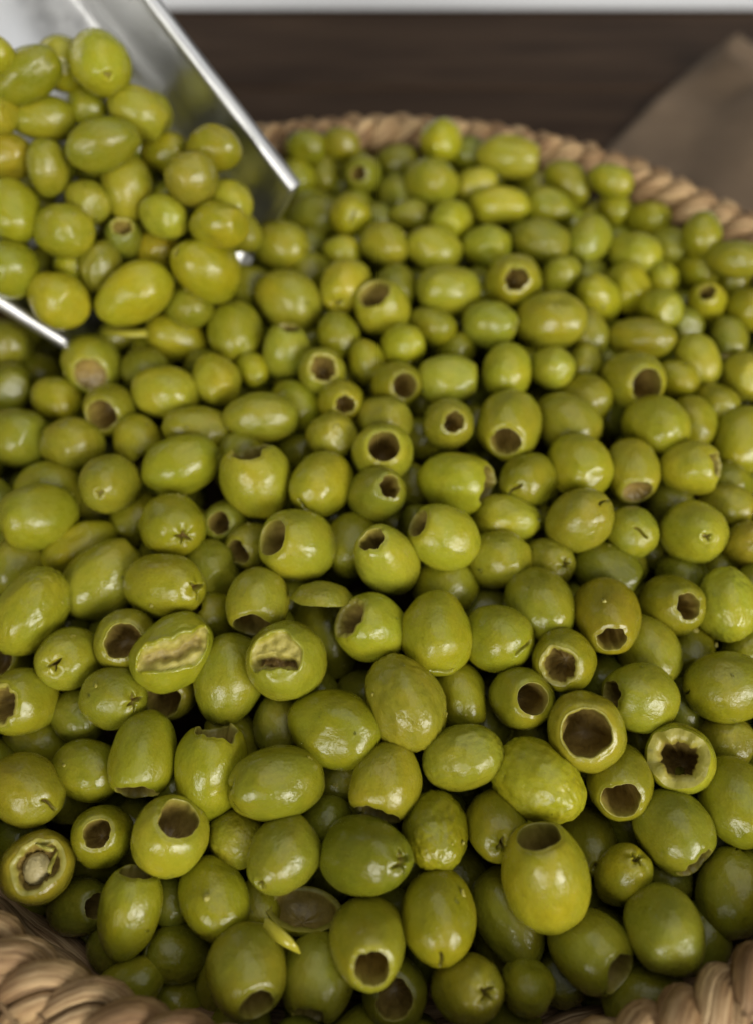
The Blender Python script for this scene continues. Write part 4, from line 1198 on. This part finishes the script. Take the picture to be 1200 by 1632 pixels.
# torn shreds of skin
def shred(pts, widths, label):
    frs, rad = [], []
    pts = [Vector(p) for p in pts]
    for i, p in enumerate(pts):
        t = (pts[min(i + 1, len(pts) - 1)] - pts[max(i - 1, 0)]).normalized()
        a = t.cross(Vector((0, -0.5, 0.86))).normalized()
        frs.append((a, t.cross(a).normalized()))
        rad.append((widths[i], widths[i] * 0.45))
    o = tube("olive_shred", pts, frs, rad, 10, None, SKIN, False)
    o.color = (0.33, 0.31, 0.03, 1)
    tag(o, label, "olive shred")


shred([(-0.12088, 0.05591, 0.10173), (-0.11360, 0.05377, 0.10270), (-0.10669, 0.05281, 0.10326), (-0.10010, 0.05324, 0.10356), (-0.09456, 0.05486, 0.10344)], [0.0004, 0.0012, 0.0016, 0.0017, 0.0012], 'thin pale strip of torn olive skin sticking out by the scoop mouth')
shred([(-0.03595, -0.16893, 0.09060), (-0.03196, -0.17117, 0.09392), (-0.02915, -0.17312, 0.09502), (-0.02727, -0.17454, 0.09407), (-0.02609, -0.17547, 0.09103)], [0.0028, 0.0022, 0.0016, 0.001, 0.0003], 'small pointed shred of olive skin hanging near the front rim')

# ------------------------------------------------------------------ deeper olives glimpsed in the gaps, and those out past the frame
def heap_z(x, y):
    return ZR - 0.013 + 0.024 * (1 - min((x * x + y * y) / 0.207 ** 2, 1.3)) + 0.012 * min(1, max(0, (y - 0.03) / 0.15))


rf = random.Random(11)
occ = np.array(occupied)
cp = np.array(camo.location)
e_ = math.radians(56.15)
Fv = np.array([0, math.cos(e_), -math.sin(e_)])
Uv = np.array([0, math.sin(e_), math.cos(e_)])
fill = []
base_me = closed_olive("fill_shape", 3, 0.03, None, 20, 13)
bv = np.array([v.co[:] for v in base_me.vertices])
bf = [tuple(p.vertices) for p in base_me.polygons]
for layer in range(4):
    for k_ in range(5200):
        r = 0.200 * math.sqrt(rf.random())
        th = rf.uniform(0, 2 * math.pi)
        x, y = r * math.cos(th), r * math.sin(th)
        z = heap_z(x, y) - (0.009, 0.005, 0.016, 0.029)[layer] - rf.uniform(-0.003, 0.005)
        z = min(z, ZR - (0.006 if y > 0 else 0.012)) if r > 0.184 else z
        b = rf.uniform(0.0080, 0.0102)
        d = np.array([x, y, z]) - cp
        zz = d @ Fv
        u, v = 600 + 1286 * d[0] / zz, 816 - 1286 * (d @ Uv) / zz
        inside = -25 < u < 1225 and -10 < v < 1650
        if layer == 0 and inside and v > 400:
            continue
        # keep clear of the scoop's pan
        q = Vector((x, y, z)) - SP
        qs, qn, qd = q.dot(ss_), q.dot(sn_), q.dot(sd_)
        if -0.012 < qs < 0.16 and qn > -0.050 and -0.012 < qd < 0.25:
            continue
        p = np.array([x, y, z])
        if np.any(np.linalg.norm(occ[:, :3] - p, axis=1) < (occ[:, 3] + b * 1.1) * 0.80):
            continue
        occ = np.vstack([occ, [x, y, z, b * 1.1]])
        fill.append((x, y, z, b))
for k_ in range(6000):
    qs, qn, qd = rf.uniform(0.012, 0.15), rf.uniform(-0.027, -0.005), rf.uniform(0.0, 0.072)
    if qs > 0.098 + 0.2 * qd or (qs < 0.034 and qn > -0.018) or qs < 0.024:
        continue
    pv = SP + ss_ * qs + sn_ * qn + sd_ * qd
    b = rf.uniform(0.0080, 0.0095)
    p = np.array(pv)
    if np.any(np.linalg.norm(occ[:, :3] - p, axis=1) < (occ[:, 3] + b * 1.08) * 0.84):
        continue
    occ = np.vstack([occ, [*p, b * 1.08]])
    fill.append((*p, b))
FV, FF = [], []
# those of them that show clearly between the others are olives of their own
SHOWN = {
    110: ("deep-set mid-green olive at four o'clock from the rim-facing holed olive", 0),
    112: ("deep-set mid-green olive at six o'clock from the upright open-mouthed olive", 0),
    96: ("deep-set dark olive at three o'clock from the flat sealed-end olive", 0),
    111: ("deep-set dark olive at four o'clock from the rim-resting oval olive", 0),
    137: ("deep-set mid-green olive at eight o'clock from the big downward-holed olive", 0),
    104: ("deep-set mid-green olive at seven o'clock from the scoop-corner slit olive", 0),
    113: ("deep-set mid-green olive at four o'clock from the scoop-corner slit olive", 0),
    243: ("deep-set dark olive at seven o'clock from the upright open-mouthed olive", 0),
    464: ("deep-set mid-green olive at one o'clock from the tall vertical-slit olive", 0),
    100: ("deep-set mid-green olive at eleven o'clock from the broad torn-topped olive", 0),
    220: ("deep-set mid-green olive at one o'clock from the torn olive with pale plug", 0),
    562: ("deep-set mid-green olive at one o'clock from the flat sealed-end olive", 1),
    142: ("deep-set mid-green olive at nine o'clock from the broad blunt-ended olive", 0),
    144: ("deep-set dark olive at ten o'clock from the yellow top-holed olive", 0),
    193: ("partly covered mid-green olive at eight o'clock from the big downward-holed olive", 0),
    201: ("deep-set dark olive at ten o'clock from the long wrinkled olive", 0),
    218: ("deep-set mid-green olive at seven o'clock from the olive with brown gash", 0),
    581: ("deep-set mid-green olive at nine o'clock from the scoop-corner slit olive", 1),
    135: ("deep-set dark olive at four o'clock from the lowest star-slit olive", 0),
    223: ("deep-set mid-green olive at eleven o'clock from the pale wrinkled olive", 0),
    70: ("deep-set mid-green olive at six o'clock from the big lower-holed olive", 0),
    210: ("deep-set dark olive at two o'clock from the bright yellow tipped olive", 0),
    353: ("deep-set mid-green olive at eleven o'clock from the upright open-mouthed olive", 0),
    328: ("deep-set mid-green olive at one o'clock from the lowest star-slit olive", 0),
    114: ("deep-set dark olive at one o'clock from the twin-highlight yellow olive", 0),
    103: ("deep-set mid-green olive at two o'clock from the crescent-holed olive", 0),
    36: ("deep-set dark olive at three o'clock from the scoop-corner slit olive", 0),
    181: ("deep-set mid-green olive at nine o'clock from the plump low-holed olive", 0),
    291: ("deep-set dark olive at ten o'clock from the ochre corner-holed olive", 0),
    319: ("deep-set mid-green olive at two o'clock from the hollow half shell", 0),
    68: ("deep-set mid-green olive at six o'clock from the big downward-holed olive", 0),
    448: ("deep-set mid-green olive at twelve o'clock from the pale wrinkled olive", 0),
    105: ("deep-set dark olive at five o'clock from the long scoop-lip olive", 0),
    409: ("deep-set mid-green olive at two o'clock from the broad blunt-ended olive", 0),
    182: ("deep-set mid-green olive at ten o'clock from the oval three-slit olive", 0),
    157: ("deep-set mid-green olive at ten o'clock from the ragged pale-fleshed olive", 0),
}
for fi, (x, y, z, b) in enumerate(fill):
    eu = Euler((rf.uniform(0, 6.28), rf.uniform(0, 6.28), rf.uniform(0, 6.28)))
    R = np.array(eu.to_matrix())
    ar = rf.uniform(1.18, 1.35)
    if fi in SHOWN:
        o = bpy.data.objects.new("olive", SHAPES["P%d" % (fi % 14)][0])
        col.objects.link(o)
        o.location, o.rotation_euler, o.scale = (x, y, z), eu, (b, b, b * ar)
        o.color = (*COL['d' if fi % 3 == 0 else 'g'], 1)
        tag(o, SHOWN[fi][0], "olive", GROUPS[SHOWN[fi][1]])
        continue
    o0 = len(FV)
    FV += [tuple(p) for p in (bv * np.array([b, b, b * ar])) @ R.T + np.array([x, y, z])]
    FF += [tuple(o0 + i for i in f) for f in bf]
fo = link("olives_beneath", mesh("olives_beneath", FV, FF), None, [SKIN_M])
tag(fo, "deeper green olives glimpsed in the dark gaps of the heap", "olives", None, "stuff")


# ------------------------------------------------------------------ beads of brine and crumbs of flesh on the skins
def brine_material():
    k = simple("brine", (0.95, 0.97, 0.85), 0.03)
    k.b.inputs['Transmission Weight'].default_value = 1.0
    k.b.inputs['IOR'].default_value = 1.34
    return k.m


dv, df = [], []
for i in range(5):
    for s in range(8):
        a, h = 2 * math.pi * s / 8, math.pi / 2 * (i / 5)
        dv.append((math.cos(a) * math.cos(h), math.sin(a) * math.cos(h), math.sin(h)))
dv.append((0, 0, 1))
for i in range(4):
    for s in range(8):
        df.append((i * 8 + s, i * 8 + (s + 1) % 8, (i + 1) * 8 + (s + 1) % 8, (i + 1) * 8 + s))
df += [(32 + s, 32 + (s + 1) % 8, 40) for s in range(8)]


def scatter(n, r0, r1, flat, seed, rough):
    rr = random.Random(seed)
    V, Fc = [], []
    while n > 0:
        row = rr.choice(ROWS)
        if row[8][0] in 'BCXR':
            continue
        x, y, z, b, ar = row[:5]
        M = Euler(row[5:8]).to_matrix()
        u = Vector((rr.gauss(0, 1), rr.gauss(0, 1), rr.gauss(0, 1))).normalized()
        if row[8][0] in 'HST' and u.z > 0.55:
            continue
        p = M @ Vector((u.x * b, u.y * b, u.z * b * ar)) * 0.001
        nrm = (M @ Vector((u.x, u.y, u.z / ar))).normalized()
        c = Vector((x, y, z)) * 0.001
        if nrm.dot((camo.location - c).normalized()) < 0.15:
            continue
        q = nrm.to_track_quat('Z', 'Y').to_matrix()
        r = rr.uniform(r0, r1) * rr.uniform(0.5, 1)
        sx, sy = r * rr.uniform(0.7, 1.5), r
        o0 = len(V)
        for v in dv:
            w_ = 1 + rough * noise.noise(Vector(v) * 1.7 + Vector((n * 3.3, 0, 0)))
            V.append(c + p * 0.985 + q @ Vector((v[0] * sx * w_, v[1] * sy * w_, v[2] * r * flat * w_)))
        Fc += [tuple(o0 + i for i in f) for f in df]
        n -= 1
    return V, Fc


bd = link("brine_droplets", mesh("brine_droplets", *scatter(420, 0.0003, 0.0009, 0.6, 4, 0.2)), None, [brine_material()])
tag(bd, "tiny wet beads of brine glinting on the olive skins", "droplets", None, "stuff")
cr = link("olive_crumbs", mesh("olive_crumbs", *scatter(110, 0.0004, 0.0012, 0.8, 9, 0.9)), None, [CAV])
tag(cr, "small pale crumbs of olive flesh stuck on the heap", "crumbs", None, "stuff")
